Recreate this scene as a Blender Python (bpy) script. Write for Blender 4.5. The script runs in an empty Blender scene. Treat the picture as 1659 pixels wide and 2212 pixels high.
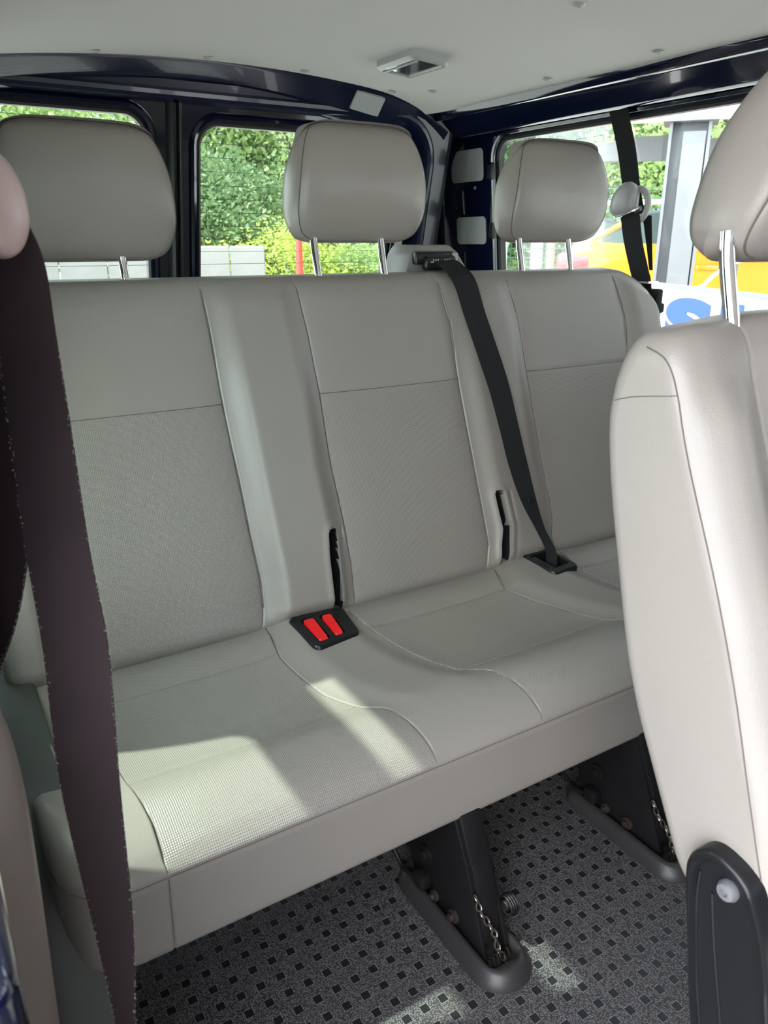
import bpy, bmesh, math, random
import numpy as np
from mathutils import Vector, Matrix
random.seed(7); rng = np.random.default_rng(7)
PI = math.pi
COL = bpy.context.scene.collection
SC = bpy.context.scene

# ------------------------------------------------------------------ camera
cd = bpy.data.cameras.new('camera'); cam = bpy.data.objects.new('camera', cd); COL.objects.link(cam)
cam.location = (0, 0, 1.1)
cam.rotation_euler = (math.radians(90 - 19.35), 0, math.radians(-31.5))
cd.sensor_fit = 'VERTICAL'; cd.sensor_height = 24.0; cd.lens = 24.0 * 1661.0 / 2212.0
cd.clip_start = 0.02; cd.clip_end = 300
cd.dof.use_dof = True; cd.dof.focus_distance = 1.45; cd.dof.aperture_fstop = 18.0 / 2.3
SC.camera = cam
# ------------------------------------------------------------------ world, sun, exposure
W = bpy.data.worlds.new('sky'); SC.world = W; W.use_nodes = True
wn = W.node_tree.nodes; wl = W.node_tree.links; wn.clear()
wo = wn.new('ShaderNodeOutputWorld'); wb = wn.new('ShaderNodeBackground')
tc = wn.new('ShaderNodeTexCoord'); nz = wn.new('ShaderNodeTexNoise'); cr = wn.new('ShaderNodeValToRGB')
nz.inputs['Scale'].default_value = 2.5; nz.inputs['Detail'].default_value = 6
cr.color_ramp.elements[0].position = .35; cr.color_ramp.elements[0].color = (.62, .78, 1, 1)
cr.color_ramp.elements[1].position = .6; cr.color_ramp.elements[1].color = (1, 1, 1, 1)
wl.new(tc.outputs['Generated'], nz.inputs['Vector']); wl.new(nz.outputs['Fac'], cr.inputs['Fac'])
wl.new(cr.outputs['Color'], wb.inputs['Color'])
vd = wn.new('ShaderNodeVectorMath'); vd.operation = 'DOT_PRODUCT'; wl.new(tc.outputs['Generated'], vd.inputs[0]); vd.inputs[1].default_value = (-.70, .05, .71)   # brighter sky on the sun's side
mr = wn.new('ShaderNodeMapRange'); wl.new(vd.outputs['Value'], mr.inputs[0]); mr.inputs[1].default_value = 0; mr.inputs[2].default_value = 1; mr.inputs[3].default_value = 2.0; mr.inputs[4].default_value = 15.0
wl.new(mr.outputs[0], wb.inputs['Strength'])
wl.new(wb.outputs['Background'], wo.inputs['Surface'])
sd = bpy.data.lights.new('sun', 'SUN'); sun = bpy.data.objects.new('sun', sd); COL.objects.link(sun)
sd.energy = 15.0; sd.angle = math.radians(.9); sd.color = (1, .97, .92)
sdir = Vector((.45, -.16, -.86)).normalized()        # direction the sunlight travels
sun.rotation_euler = sdir.to_track_quat('-Z', 'Y').to_euler(); sun.location = (-5, 2, 9)
SC.view_settings.view_transform = 'Standard'; SC.view_settings.look = 'None'
SC.view_settings.gamma = 1; SC.view_settings.use_curve_mapping = False
SC.view_settings.exposure = -0.05

# ------------------------------------------------------------------ materials
class NT:
    def __init__(s, name):
        s.m = bpy.data.materials.new(name); s.m.use_nodes = True
        s.t = s.m.node_tree; s.n = s.t.nodes; s.l = s.t.links
        s.b = s.n['Principled BSDF']; s.o = s.n['Material Output']
    def new(s, k, **kw):
        x = s.n.new(k)
        for a, b in kw.items(): setattr(x, a, b)
        return x
    def math(s, op, a, b=None, c=None):
        x = s.n.new('ShaderNodeMath'); x.operation = op
        for i, v in enumerate((a, b, c)):
            if v is None: continue
            if isinstance(v, (int, float)): x.inputs[i].default_value = v
            else: s.l.new(v, x.inputs[i])
        return x.outputs[0]
    def mix(s, f, a, b):
        x = s.n.new('ShaderNodeMix'); x.data_type = 'RGBA'
        for i, v in ((0, f), (6, a), (7, b)):
            if isinstance(v, (int, float, tuple)): x.inputs[i].default_value = v if not isinstance(v, tuple) else (*v, 1)[:4]
            else: s.l.new(v, x.inputs[i])
        return x.outputs[2]
    def bump(s, h, strength=.3, dist=.001, prev=None):
        x = s.n.new('ShaderNodeBump'); x.inputs['Strength'].default_value = strength; x.inputs['Distance'].default_value = dist
        s.l.new(h, x.inputs['Height'])
        if prev is not None: s.l.new(prev, x.inputs['Normal'])
        return x.outputs[0]
    def noise(s, vec, scale, detail=3):
        x = s.n.new('ShaderNodeTexNoise'); x.inputs['Scale'].default_value = scale; x.inputs['Detail'].default_value = detail
        if vec is not None: s.l.new(vec, x.inputs['Vector'])
        return x.outputs['Fac']

def simple(name, col, rough=.5, metal=0, bump=None, coat=0, spec=.5, var=0):
    q = NT(name); b = q.b
    b.inputs['Base Color'].default_value = (*col, 1); b.inputs['Roughness'].default_value = rough
    b.inputs['Metallic'].default_value = metal; b.inputs['Coat Weight'].default_value = coat
    b.inputs['Specular IOR Level'].default_value = spec
    if bump or var:
        co = q.new('ShaderNodeTexCoord').outputs['Object']
    if bump:
        q.l.new(q.bump(q.noise(co, bump[0]), bump[1], bump[2]), b.inputs['Normal'])
    if var:
        f = q.noise(co, var[0], 5)
        q.l.new(q.mix(f, col, var[1]), b.inputs['Base Color'])
    return q.m

def leather(name, col, rough=.36):
    q = NT(name); co = q.new('ShaderNodeTexCoord').outputs['Object']
    v = q.new('ShaderNodeTexVoronoi'); v.inputs['Scale'].default_value = 420; q.l.new(co, v.inputs['Vector'])
    n1 = q.bump(v.outputs['Distance'], .22, .0006)
    n2 = q.bump(q.noise(co, 160), .12, .0008, n1)
    n3 = q.bump(q.noise(co, 9, 2), .25, .004, n2)
    q.l.new(n3, q.b.inputs['Normal'])
    f = q.noise(co, 5, 4)
    q.l.new(q.mix(f, tuple(c * .93 for c in col), tuple(min(1, c * 1.05) for c in col)), q.b.inputs['Base Color'])
    q.b.inputs['Roughness'].default_value = rough
    return q.m

def woven(name, col):
    q = NT(name); uv = q.new('ShaderNodeUVMap'); uv.uv_map = 'UVMap'
    sp = q.new('ShaderNodeSeparateXYZ'); q.l.new(uv.outputs[0], sp.inputs[0])
    u, w = sp.outputs[0], sp.outputs[1]
    k = 2 * PI / .0036
    a = q.math('SINE', q.math('MULTIPLY', q.math('ADD', u, q.math('MULTIPLY', w, .9)), k * .62))
    b2 = q.math('SINE', q.math('MULTIPLY', q.math('SUBTRACT', u, q.math('MULTIPLY', w, .9)), k * .62))
    h = q.math('MULTIPLY', q.math('MULTIPLY', a, b2), .5)
    h = q.math('ADD', h, .5)
    co = q.new('ShaderNodeTexCoord').outputs['Object']
    n1 = q.bump(h, .75, .0007); n2 = q.bump(q.noise(co, 9, 2), .25, .004, n1)
    q.l.new(n2, q.b.inputs['Normal'])
    q.l.new(q.mix(h, tuple(c * .80 for c in col), tuple(min(1, c * 1.14) for c in col)), q.b.inputs['Base Color'])
    q.b.inputs['Roughness'].default_value = .33
    return q.m

def floor_mat():
    q = NT('rubber_floor'); co = q.new('ShaderNodeTexCoord').outputs['Object']
    sp = q.new('ShaderNodeSeparateXYZ'); q.l.new(co, sp.inputs[0])
    def cell(o, c0):
        t = q.math('ADD', q.math('DIVIDE', q.math('SUBTRACT', o, c0), .033), 100.5)
        return q.math('ABSOLUTE', q.math('SUBTRACT', q.math('FRACT', t), .5))
    d = q.math('MAXIMUM', cell(sp.outputs[0], .829), cell(sp.outputs[1], .662))
    sq = q.math('LESS_THAN', d, .2); ring = q.math('MULTIPLY', q.math('LESS_THAN', d, .222), q.math('GREATER_THAN', d, .2))
    v = q.new('ShaderNodeTexVoronoi'); v.inputs['Scale'].default_value = 430; q.l.new(co, v.inputs['Vector'])
    g = q.new('ShaderNodeMapRange'); g.inputs[1].default_value = .25; g.inputs[2].default_value = .6
    q.l.new(v.outputs['Distance'], g.inputs[0])
    dirt = q.noise(co, 6, 6)
    base = q.mix(g.outputs[0], (.17, .165, .175), (.022, .022, .025))  # raised grain lighter: dirty wear, plus its glint put into the colour
    base = q.mix(q.math('MULTIPLY', dirt, .45), base, (.10, .08, .075))
    base = q.mix(ring, base, (.22, .20, .18))
    base = q.mix(sq, base, (.012, .0125, .017))
    q.l.new(base, q.b.inputs['Base Color'])
    hh = q.math('MULTIPLY', q.math('SUBTRACT', 1.0, g.outputs[0]), q.math('SUBTRACT', 1.0, sq))
    hh = q.math('ADD', hh, q.math('MULTIPLY', sq, 1.2))
    q.l.new(q.bump(hh, .6, .0012), q.b.inputs['Normal'])
    q.l.new(q.math('SUBTRACT', .5, q.math('MULTIPLY', sq, .12)), q.b.inputs['Roughness'])
    return q.m

def glass_mat(name, tint, fres=.9):
    q = NT(name); q.n.remove(q.b)
    t = q.new('ShaderNodeBsdfTransparent'); t.inputs[0].default_value = (*tint, 1)
    g = q.new('ShaderNodeBsdfGlossy'); g.inputs['Roughness'].default_value = .02
    f = q.new('ShaderNodeFresnel'); f.inputs[0].default_value = 1.45
    mx = q.new('ShaderNodeMixShader'); q.l.new(q.math('MULTIPLY', f.outputs[0], fres), mx.inputs[0])
    q.l.new(t.outputs[0], mx.inputs[1]); q.l.new(g.outputs[0], mx.inputs[2]); q.l.new(mx.outputs[0], q.o.inputs[0])
    return q.m

def webbing(name, col, col2):
    q = NT(name); uv = q.new('ShaderNodeUVMap'); uv.uv_map = 'UVMap'
    sp = q.new('ShaderNodeSeparateXYZ'); q.l.new(uv.outputs[0], sp.inputs[0])
    a = q.math('SINE', q.math('MULTIPLY', sp.outputs[0], 2 * PI / .0022)); b2 = q.math('SINE', q.math('MULTIPLY', sp.outputs[1], 2 * PI / .0016))
    h = q.math('MULTIPLY', a, b2)
    q.l.new(q.bump(h, .35, .0004), q.b.inputs['Normal'])
    co = q.new('ShaderNodeTexCoord').outputs['Object']
    q.l.new(q.mix(q.noise(co, 22, 5), col, col2), q.b.inputs['Base Color'])
    q.b.inputs['Roughness'].default_value = .8; q.b.inputs['Specular IOR Level'].default_value = .2
    return q.m

def leaf_mat(name, c1, c2):
    q = NT(name); co = q.new('ShaderNodeTexCoord').outputs['Object']
    c = q.mix(q.noise(co, 1.4, 3), c1, c2)
    q.l.new(c, q.b.inputs['Base Color']); q.b.inputs['Roughness'].default_value = .5
    tr = q.new('ShaderNodeBsdfTranslucent'); q.l.new(c, tr.inputs[0])
    mx = q.new('ShaderNodeMixShader'); mx.inputs[0].default_value = .45
    q.l.new(q.b.outputs[0], mx.inputs[1]); q.l.new(tr.outputs[0], mx.inputs[2]); q.l.new(mx.outputs[0], q.o.inputs[0])
    return q.m

def brick_mat():
    q = NT('brick'); co = q.new('ShaderNodeTexCoord').outputs['Object']
    br = q.new('ShaderNodeTexBrick'); q.l.new(co, br.inputs['Vector'])
    mp = q.new('ShaderNodeMapping'); q.l.new(co, mp.inputs[0]); mp.inputs['Rotation'].default_value = (PI / 2, 0, 0); q.l.new(mp.outputs[0], br.inputs['Vector'])
    br.inputs['Color1'].default_value = (.55, .38, .26, 1); br.inputs['Color2'].default_value = (.42, .3, .22, 1)
    br.inputs['Mortar'].default_value = (.6, .55, .5, 1); br.inputs['Scale'].default_value = 4
    q.l.new(br.outputs[0], q.b.inputs['Base Color']); q.b.inputs['Roughness'].default_value = .9
    return q.m

GREY = (.245, .220, .198)
M = dict(
    vinyl=leather('grey_vinyl', GREY), woven=woven('grey_woven_vinyl', GREY),
    seam=simple('seam_thread', (.10, .085, .075), .7),
    navy=simple('navy_paint', (.0025, .005, .018), .12, coat=1.0, spec=.6),
    navy_satin=simple('navy_inner_paint', (.004, .0075, .024), .22, coat=.3),
    gasket_and_shade=simple('rubber_gasket_and_shade', (.012, .012, .014), .45),
    headliner=simple('headliner_board', (.50, .485, .455), .85, bump=(60, .08, .002), var=(4, (.465, .45, .42))),
    floor=floor_mat(), rubber=simple('black_rubber', (.022, .021, .024), .42, bump=(300, .3, .0008), var=(14, (.035, .03, .028))),
    glass=glass_mat('tinted_glass', (.66, .73, .68), .4), sideglass=glass_mat('side_glass', (.68, .74, .70), .25), leftglass=glass_mat('green_side_glass', (.78, .96, .85), .4),
    chrome=simple('chrome', (.85, .85, .86), .06, 1), steel=simple('steel', (.5, .48, .45), .3, 1, var=(90, (.28, .2, .15))),
    blackmetal=simple('black_painted_steel', (.006, .006, .007), .38, 0, spec=.2, bump=(90, .15, .001), var=(25, (.014, .012, .012))),
    rust=simple('rusty_steel', (.035, .024, .020), .7, .5, bump=(200, .4, .001)),
    blackplastic=simple('black_plastic', (.010, .010, .011), .3, spec=.3, bump=(500, .1, .0005)),
    red=simple('red_plastic', (.75, .012, .015), .35), greyplastic=simple('grey_plastic', (.33, .33, .32), .35),
    trim=simple('grey_trim', (.20, .165, .15), .45, bump=(250, .08, .0008)), darktrim=simple('dark_trim', (.055, .06, .055), .5, bump=(250, .08, .0008)),
    pad=simple('pad_foam', (.33, .34, .325), .6), lens=simple('lamp_lens', (.05, .06, .06), .12, coat=.6),
    strap=webbing('black_webbing', (.010, .010, .011), (.016, .016, .017)), brownstrap=webbing('worn_webbing', (.020, .0125, .014), (.030, .020, .022)),
    fluff=simple('frayed_edge', (.35, .33, .30), .9),
    wire=simple('heating_wire', (.04, .03, .02), .5, .5),
    asphalt=simple('pale_tarmac', (.45, .445, .43), .9, bump=(30, .3, .01), var=(2, (.38, .375, .36))),
    concrete=simple('pale_concrete', (.19, .187, .18), .85, bump=(20, .3, .01), var=(3, (.13, .128, .122))),
    leaf_a=leaf_mat('leaf_a', (.17, .27, .09), (.36, .46, .18)), leaf_b=leaf_mat('leaf_b', (.09, .16, .08), (.20, .29, .13)),
    leaf_c=leaf_mat('leaf_c', (.26, .36, .06), (.45, .50, .13)), bark=simple('bark', (.10, .075, .05), .9),
    grass=simple('grass', (.22, .30, .07), .9, var=(8, (.45, .45, .15))),
    orange=simple('orange_paint', (.95, .26, .012), .25, coat=.8), silver=simple('silver_paint', (.36, .38, .40), .3, .3, coat=.8),
    carglass=simple('car_glass', (.06, .09, .09), .05, coat=.5, spec=1), tyre=simple('tyre', (.02, .02, .02), .7),
    taillight=simple('tail_light', (.8, .03, .04), .2, coat=.5), white=simple('white_board', (.6, .6, .6), .5),
    blue=simple('blue_lettering', (.02, .06, .62), .4), galv=simple('galvanised_steel', (.20, .20, .215), .45, .35, var=(6, (.16, .16, .17))),
    redpost=simple('red_paint', (.6, .05, .04), .5), brick=brick_mat(), rooftile=simple('roof_tiles', (.40, .16, .12), .8, bump=(8, .6, .05)),
    greenfence=simple('green_mesh', (.03, .10, .075), .5), pole=simple('brown_post', (.33, .19, .14), .7), darkroof=simple('black_paint', (.02, .022, .03), .2, coat=.8),
    signface=simple('sign_face', (.7, .7, .7), .4), mark=simple('moulded_mark', (.35, .35, .36), .5),
)

# ------------------------------------------------------------------ helpers
def tag(o, label=None, cat=None, group=None, kind=None):
    for k, v in (('label', label), ('category', cat), ('group', group), ('kind', kind)):
        if v: o[k] = v
    return o
def empty(name, loc, label, cat, group=None, rz=0):
    o = bpy.data.objects.new(name, None); COL.objects.link(o); o.location = loc; o.rotation_euler.z = rz; o.empty_display_size = .05
    bpy.context.view_layer.update()
    return tag(o, label, cat, group)
def link(name, me, mat, parent=None, smooth=True, angle=40):
    o = bpy.data.objects.new(name, me); COL.objects.link(o)
    if mat is not None:
        for m_ in (mat if isinstance(mat, (list, tuple)) else [mat]): me.materials.append(M[m_] if isinstance(m_, str) else m_)
    if smooth:
        me.polygons.foreach_set('use_smooth', [True] * len(me.polygons))
        try: me.set_sharp_from_angle(angle=math.radians(angle))
        except Exception: pass
    if parent is not None:
        o.parent = parent
        bpy.context.view_layer.update()
        o.matrix_parent_inverse = parent.matrix_world.inverted()
    return o
def struct(o): o['kind'] = 'structure'; return o
def mk(name, V, F, mat, parent=None, smooth=True, angle=40, fix=True):
    me = bpy.data.meshes.new(name); me.from_pydata([tuple(v) for v in V], [], [tuple(f) for f in F]); me.update()
    if fix:
        bm = bmesh.new(); bm.from_mesh(me); bmesh.ops.recalc_face_normals(bm, faces=bm.faces); bm.to_mesh(me); bm.free()
    return link(name, me, mat, parent, smooth, angle)
class MB:
    def __init__(s): s.V = []; s.F = []
    def add(s, V, F):
        n = len(s.V); s.V += [tuple(v) for v in V]; s.F += [tuple(i + n for i in f) for f in F]; return s
    def build(s, name, mat, parent=None, smooth=True, angle=40): return mk(name, s.V, s.F, mat, parent, smooth, angle)
def bm_of(V, F):
    bm = bmesh.new(); vs = [bm.verts.new(v) for v in V]
    for f in F: bm.faces.new([vs[i] for i in f])
    bmesh.ops.recalc_face_normals(bm, faces=bm.faces); return bm
def bm_out(bm):
    bm.verts.index_update(); V = [v.co.copy() for v in bm.verts]; F = [[v.index for v in f.verts] for f in bm.faces]; bm.free(); return V, F
def box(x0, x1, y0, y1, z0, z1, bev=0, seg=2):
    V = [(x, y, z) for x in (x0, x1) for y in (y0, y1) for z in (z0, z1)]
    F = [(0, 1, 3, 2), (4, 6, 7, 5), (0, 4, 5, 1), (2, 3, 7, 6), (0, 2, 6, 4), (1, 5, 7, 3)]
    if bev:
        bm = bm_of(V, F); bmesh.ops.bevel(bm, geom=bm.edges[:], offset=bev, segments=seg, profile=.5, affect='EDGES'); return bm_out(bm)
    return V, F
def prism(pts, a, b, axis='x', bev=0, seg=2):
    def P(p, t): return {'x': (t, p[0], p[1]), 'y': (p[0], t, p[1]), 'z': (p[0], p[1], t)}[axis]
    n = len(pts); V = [P(p, a) for p in pts] + [P(p, b) for p in pts]
    F = [tuple(range(n)), tuple(range(2 * n - 1, n - 1, -1))] + [(i, (i + 1) % n, n + (i + 1) % n, n + i) for i in range(n)]
    if bev:
        bm = bm_of(V, F); bmesh.ops.bevel(bm, geom=bm.edges[:], offset=bev, segments=seg, profile=.5, affect='EDGES'); return bm_out(bm)
    return V, F
def smooth_path(P, k=6, closed=False):
    P = [Vector(p) for p in P]; n = len(P); out = []
    for i in range(n if closed else n - 1):
        g = (lambda j: P[j % n]) if closed else (lambda j: P[max(0, min(n - 1, j))])
        a, b, c, d = g(i - 1), g(i), g(i + 1), g(i + 2)
        for j in range(k):
            t = j / k
            out.append(.5 * ((2 * b) + (-a + c) * t + (2 * a - 5 * b + 4 * c - d) * t * t + (-a + 3 * b - 3 * c + d) * t ** 3))
    if not closed: out.append(P[-1])
    return out
def tube(P, r, n=10, closed=False, caps=True):
    P = [Vector(p) for p in P]; V = []; F = []; m = len(P); up = None
    for i, p in enumerate(P):
        d = (P[(i + 1) % m] - P[i - 1]) if closed else (P[min(m - 1, i + 1)] - P[max(0, i - 1)])
        d.normalize()
        if up is None: up = d.orthogonal().normalized()
        up = (up - d * up.dot(d)); up = up.normalized() if up.length > 1e-6 else d.orthogonal().normalized()
        s = d.cross(up); rr = r[i] if isinstance(r, (list, tuple)) else r
        for j in range(n):
            a = 2 * PI * j / n; V.append(p + (up * math.cos(a) + s * math.sin(a)) * rr)
    for i in range(m if closed else m - 1):
        for j in range(n):
            a, b = i * n + j, i * n + (j + 1) % n; c = ((i + 1) % m) * n
            F.append((a, b, c + (j + 1) % n, c + j))
    if caps and not closed: F.append(tuple(range(n - 1, -1, -1))); F.append(tuple((m - 1) * n + j for j in range(n)))
    return V, F
def cyl(c, ax, r, h, n=24, prof=None):
    c = Vector(c); ax = Vector(ax).normalized(); u = ax.orthogonal().normalized(); w = ax.cross(u)
    prof = prof or [(r * .86, 0), (r, .08 * h), (r, .85 * h), (r * .86, h)]
    V = []; F = []
    for rr, t in prof:
        for j in range(n): a = 2 * PI * j / n; V.append(c + ax * t + (u * math.cos(a) + w * math.sin(a)) * rr)
    for i in range(len(prof) - 1):
        for j in range(n): F.append((i * n + j, i * n + (j + 1) % n, (i + 1) * n + (j + 1) % n, (i + 1) * n + j))
    F.append(tuple(range(n - 1, -1, -1))); F.append(tuple((len(prof) - 1) * n + j for j in range(n)))
    return V, F
def rr2(x0, x1, z0, z1, r, o=0, n=8):
    x0 -= o; x1 += o; z0 -= o; z1 += o; r = max(.002, r + o); P = []
    for cx, cz, a0 in ((x1 - r, z1 - r, 0), (x0 + r, z1 - r, 90), (x0 + r, z0 + r, 180), (x1 - r, z0 + r, 270)):
        for i in range(n + 1):
            a = math.radians(a0 + 90 * i / n); P.append((cx + r * math.cos(a), cz + r * math.sin(a)))
    return P
def bridge(rings, closed=True):
    V = [p for r in rings for p in r]; n = len(rings[0]); F = []
    for i in range(len(rings) - 1):
        for j in range(n): F.append((i * n + j, i * n + (j + 1) % n, (i + 1) * n + (j + 1) % n, (i + 1) * n + j))
    return V, F
def plate_hole(outer, holes):
    """triangulated flat plate (2d loops)"""
    bm = bmesh.new(); E = []
    for lp in [outer] + holes:
        vs = [bm.verts.new((p[0], p[1], 0)) for p in lp]
        E += [bm.edges.new((vs[i], vs[(i + 1) % len(vs)])) for i in range(len(vs))]
    bmesh.ops.triangle_fill(bm, use_beauty=True, use_dissolve=False, edges=E, normal=(0, 0, 1))
    return bm_out(bm)
def pane_wall(name, mat, outer, holes, ringprof, mp, parent=None):
    """plate with rounded holes; ringprof = [(offset, depth)...] swept inward round each hole; mp(u, w, depth) -> 3d"""
    hl = [rr2(*h, o=ringprof[0][0]) for h in holes]
    V, F = plate_hole(outer, hl)
    mb = MB(); mb.add([mp(v[0], v[1], ringprof[0][1]) for v in V], F)
    for h in holes:
        rings = [[mp(p[0], p[1], d) for p in rr2(*h, o=o)] for o, d in ringprof]
        mb.add(*bridge(rings))
    o = mk(name, mb.V, mb.F, mat, parent, True, 30, fix=False)
    return o
def strap(name, L, R, th, mat, parent=None, k=6):
    L = smooth_path(L, k); R = smooth_path(R, k); V = []; F = []; UV = []; s = 0
    m = 7
    for i in range(len(L)):
        if i: s += ((L[i] + R[i]) / 2 - (L[i - 1] + R[i - 1]) / 2).length
        a, b = L[i], R[i]; w = (b - a); t = (L[min(i + 1, len(L) - 1)] + R[min(i + 1, len(L) - 1)] - L[max(0, i - 1)] - R[max(0, i - 1)])
        nrm = w.cross(t).normalized() * th / 2
        for q in range(m): V.append(a + w * q / (m - 1) + nrm); UV.append((w.length * q / (m - 1), s))
        for q in range(m): V.append(b - w * q / (m - 1) - nrm); UV.append((w.length * (1 - q / (m - 1)), s))
    n = 2 * m
    for i in range(len(L) - 1):
        for j in range(n): F.append((i * n + j, i * n + (j + 1) % n, (i + 1) * n + (j + 1) % n, (i + 1) * n + j))
    F.append(tuple(range(n))); F.append(tuple((len(L) - 1) * n + j for j in range(n - 1, -1, -1)))
    o = mk(name, V, F, mat, parent)
    uvl = o.data.uv_layers.new(name='UVMap')
    for lp in o.data.loops: uvl.data[lp.index].uv = UV[lp.vertex_index]
    return o
def torus_link(c, d, L, r, up):
    c = Vector(c); d = Vector(d).normalized(); up = Vector(up); up = (up - d * up.dot(d)).normalized(); P = []
    for i in range(14):
        a = 2 * PI * i / 14; P.append(c + d * math.cos(a) * L / 2 + up * math.sin(a) * L * .3)
    return tube(P, r, 6, True)
def rounded_cap(outline, y_rings, mp):
    rings = []
    cx = sum(p[0] for p in outline) / len(outline); cz = sum(p[1] for p in outline) / len(outline)
    for (sx, sz, d) in y_rings: rings.append([mp(cx + (p[0] - cx) * sx, cz + (p[1] - cz) * sz, d) for p in outline])
    V, F = bridge(rings); n = len(outline)
    F.append(tuple(range(n - 1, -1, -1))); F.append(tuple((len(rings) - 1) * n + j for j in range(n)))
    return V, F

def interp(tab, t):
    a = np.array(sorted(tab)); return np.interp(t, a[:, 0], a[:, 1])
def dist_poly(X, Y, pts):
    D = np.full(X.shape, 9.)
    for (ax, ay), (bx, by) in zip(pts[:-1], pts[1:]):
        dx, dy = bx - ax, by - ay; L2 = dx * dx + dy * dy + 1e-12
        t = np.clip(((X - ax) * dx + (Y - ay) * dy) / L2, 0, 1)
        D = np.minimum(D, np.hypot(X - ax - t * dx, Y - ay - t * dy))
    return D
def sstep(a, b, x): t = np.clip((x - a) / (b - a), 0, 1); return t * t * (3 - 2 * t)
def resample(P, step):
    P = np.array(P, float); d = np.r_[0, np.cumsum(np.hypot(*np.diff(P, axis=0).T))]
    n = max(2, int(d[-1] / step)); s = np.linspace(0, d[-1], n); return np.c_[np.interp(s, d, P[:, 0]), np.interp(s, d, P[:, 1])], s
def cat2(P, k=8): return [(p[0], p[1]) for p in smooth_path([(a, b, 0) for a, b in P], k)]
def loft(name, prof, xs, shape, mats, matf, parent, r_end=.03, step=.005):
    """closed (y,z) profile lofted along x; ends rounded; shape(X, Y, Z, S) -> displaced Y, Z"""
    P, S = resample(list(prof) + [prof[0]], step); P = P[:-1]; S = S[:-1]; n = len(P)
    T = np.roll(P, -1, 0) - np.roll(P, 1, 0); N = np.c_[T[:, 1], -T[:, 0]]; N /= np.linalg.norm(N, axis=1)[:, None]
    area = np.sum(P[:, 0] * np.roll(P[:, 1], -1) - np.roll(P[:, 0], -1) * P[:, 1])
    if area < 0: N = -N
    x0, x1 = xs[0], xs[-1]; e = np.minimum(xs - x0, x1 - xs); e = np.clip(e, 0, r_end)
    ins = r_end - np.sqrt(np.maximum(0, r_end ** 2 - (r_end - e) ** 2))
    Y = P[None, :, 0] - ins[:, None] * N[None, :, 0]; Z = P[None, :, 1] - ins[:, None] * N[None, :, 1]
    X = np.repeat(xs[:, None], n, 1); SS = np.repeat(S[None, :], len(xs), 0)
    X, Y, Z = shape(X, Y, Z, SS, N)
    V = np.stack([X, Y, Z], -1).reshape(-1, 3); m = len(xs)
    i, j = np.meshgrid(np.arange(m - 1), np.arange(n), indexing='ij'); j2 = (j + 1) % n
    F = np.stack([i * n + j, i * n + j2, (i + 1) * n + j2, (i + 1) * n + j], -1).reshape(-1, 4)
    faces = F.tolist(); faces.append(list(range(n))); faces.append([(m - 1) * n + q for q in range(n - 1, -1, -1)])
    me = bpy.data.meshes.new(name); me.from_pydata(V.tolist(), [], faces); me.update()
    ctr = V[F].mean(1); mi = matf(ctr, SS[i, j].reshape(-1)).astype(int).tolist() + [0, 0]
    o = link(name, me, mats, parent, True, 60)
    me.polygons.foreach_set('material_index', mi)
    for fi in (-1, -2): me.polygons[fi].use_smooth = False
    uvv = np.stack([X, SS], -1).reshape(-1, 2)
    uvl = me.uv_layers.new(name='UVMap'); li = np.zeros(len(me.loops), int); me.loops.foreach_get('vertex_index', li)
    uvl.data.foreach_set('uv', uvv[li].reshape(-1))
    bm = bmesh.new(); bm.from_mesh(me); bmesh.ops.recalc_face_normals(bm, faces=bm.faces); bm.to_mesh(me); bm.free()
    return o
def xcols(x0, x1, step, r, extra=()):
    a = [x0 + r * (1 - math.cos(t)) for t in np.linspace(0, PI / 2, 9)]
    b = [x1 - r * (1 - math.cos(t)) for t in np.linspace(0, PI / 2, 9)][::-1]
    xs = a + list(np.arange(x0 + r + step, x1 - r - step / 2, step)) + b
    for lo, hi, s in extra: xs = [x for x in xs if not lo < x < hi] + list(np.arange(lo, hi, s))
    return np.array(sorted(xs))

# ------------------------------------------------------------------ room shell: floor, ceiling, walls
XW = lambda z: 1.76 - .09 * (z - 1.0)       # right side panel
XL = lambda z: .01 + .09 * (z - 1.0)        # left side panel
YR = lambda z: 2.385 - .23 * (z - 1.0)      # rear doors
CZ = lambda x: 1.54 - .12 * (x - .85) ** 2  # cambered headliner
mb = MB(); mb.add(*box(-.02, 1.84, -2.45, 2.5, -.06, 0)); struct(mb.build('floor', 'floor', smooth=False))

# headliner
V = []; F = []; xs = np.linspace(.03, 1.55, 40); ys = np.linspace(-2.4, 2.2, 70)
def ceil_y(x): return 2.15 + .10 * max(0, (x - 1.25) / .3) ** 2 + .03 * max(0, (.3 - x) / .3)
for zt in (0, .012):
    for a in xs:
        for b in ys:
            t = (b + 2.4) / 4.6; yy = -2.4 + t * (ceil_y(a) + 2.4)
            k = max(0, (yy - 2.0) / .25) * max(0, (a - 1.35) / .2)
            V.append((a - .05 * k * k, yy - .05 * k * k, CZ(a) + zt - .008 * k))
na, nb = len(xs), len(ys); q = na * nb
for i in range(na - 1):
    for j in range(nb - 1):
        a = i * nb + j; F.append((a, a + nb, a + nb + 1, a + 1)); F.append((a + q, a + q + 1, a + q + nb + 1, a + q + nb))
rim = [i * nb for i in range(na)] + [(na - 1) * nb + j for j in range(1, nb)] + [i * nb + nb - 1 for i in range(na - 2, -1, -1)] + [j for j in range(nb - 2, 0, -1)]
for i in range(len(rim)): a, b = rim[i], rim[(i + 1) % len(rim)]; F.append((a, b, b + q, a + q))
struct(mk('ceiling', V, F, 'headliner'))
# outer roof skin above it
mb = MB(); mb.add(*box(-.05, 1.80, -2.45, 2.45, 1.60, 1.62)); struct(mb.build('ceiling_outer_skin', 'navy', smooth=False))

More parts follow.
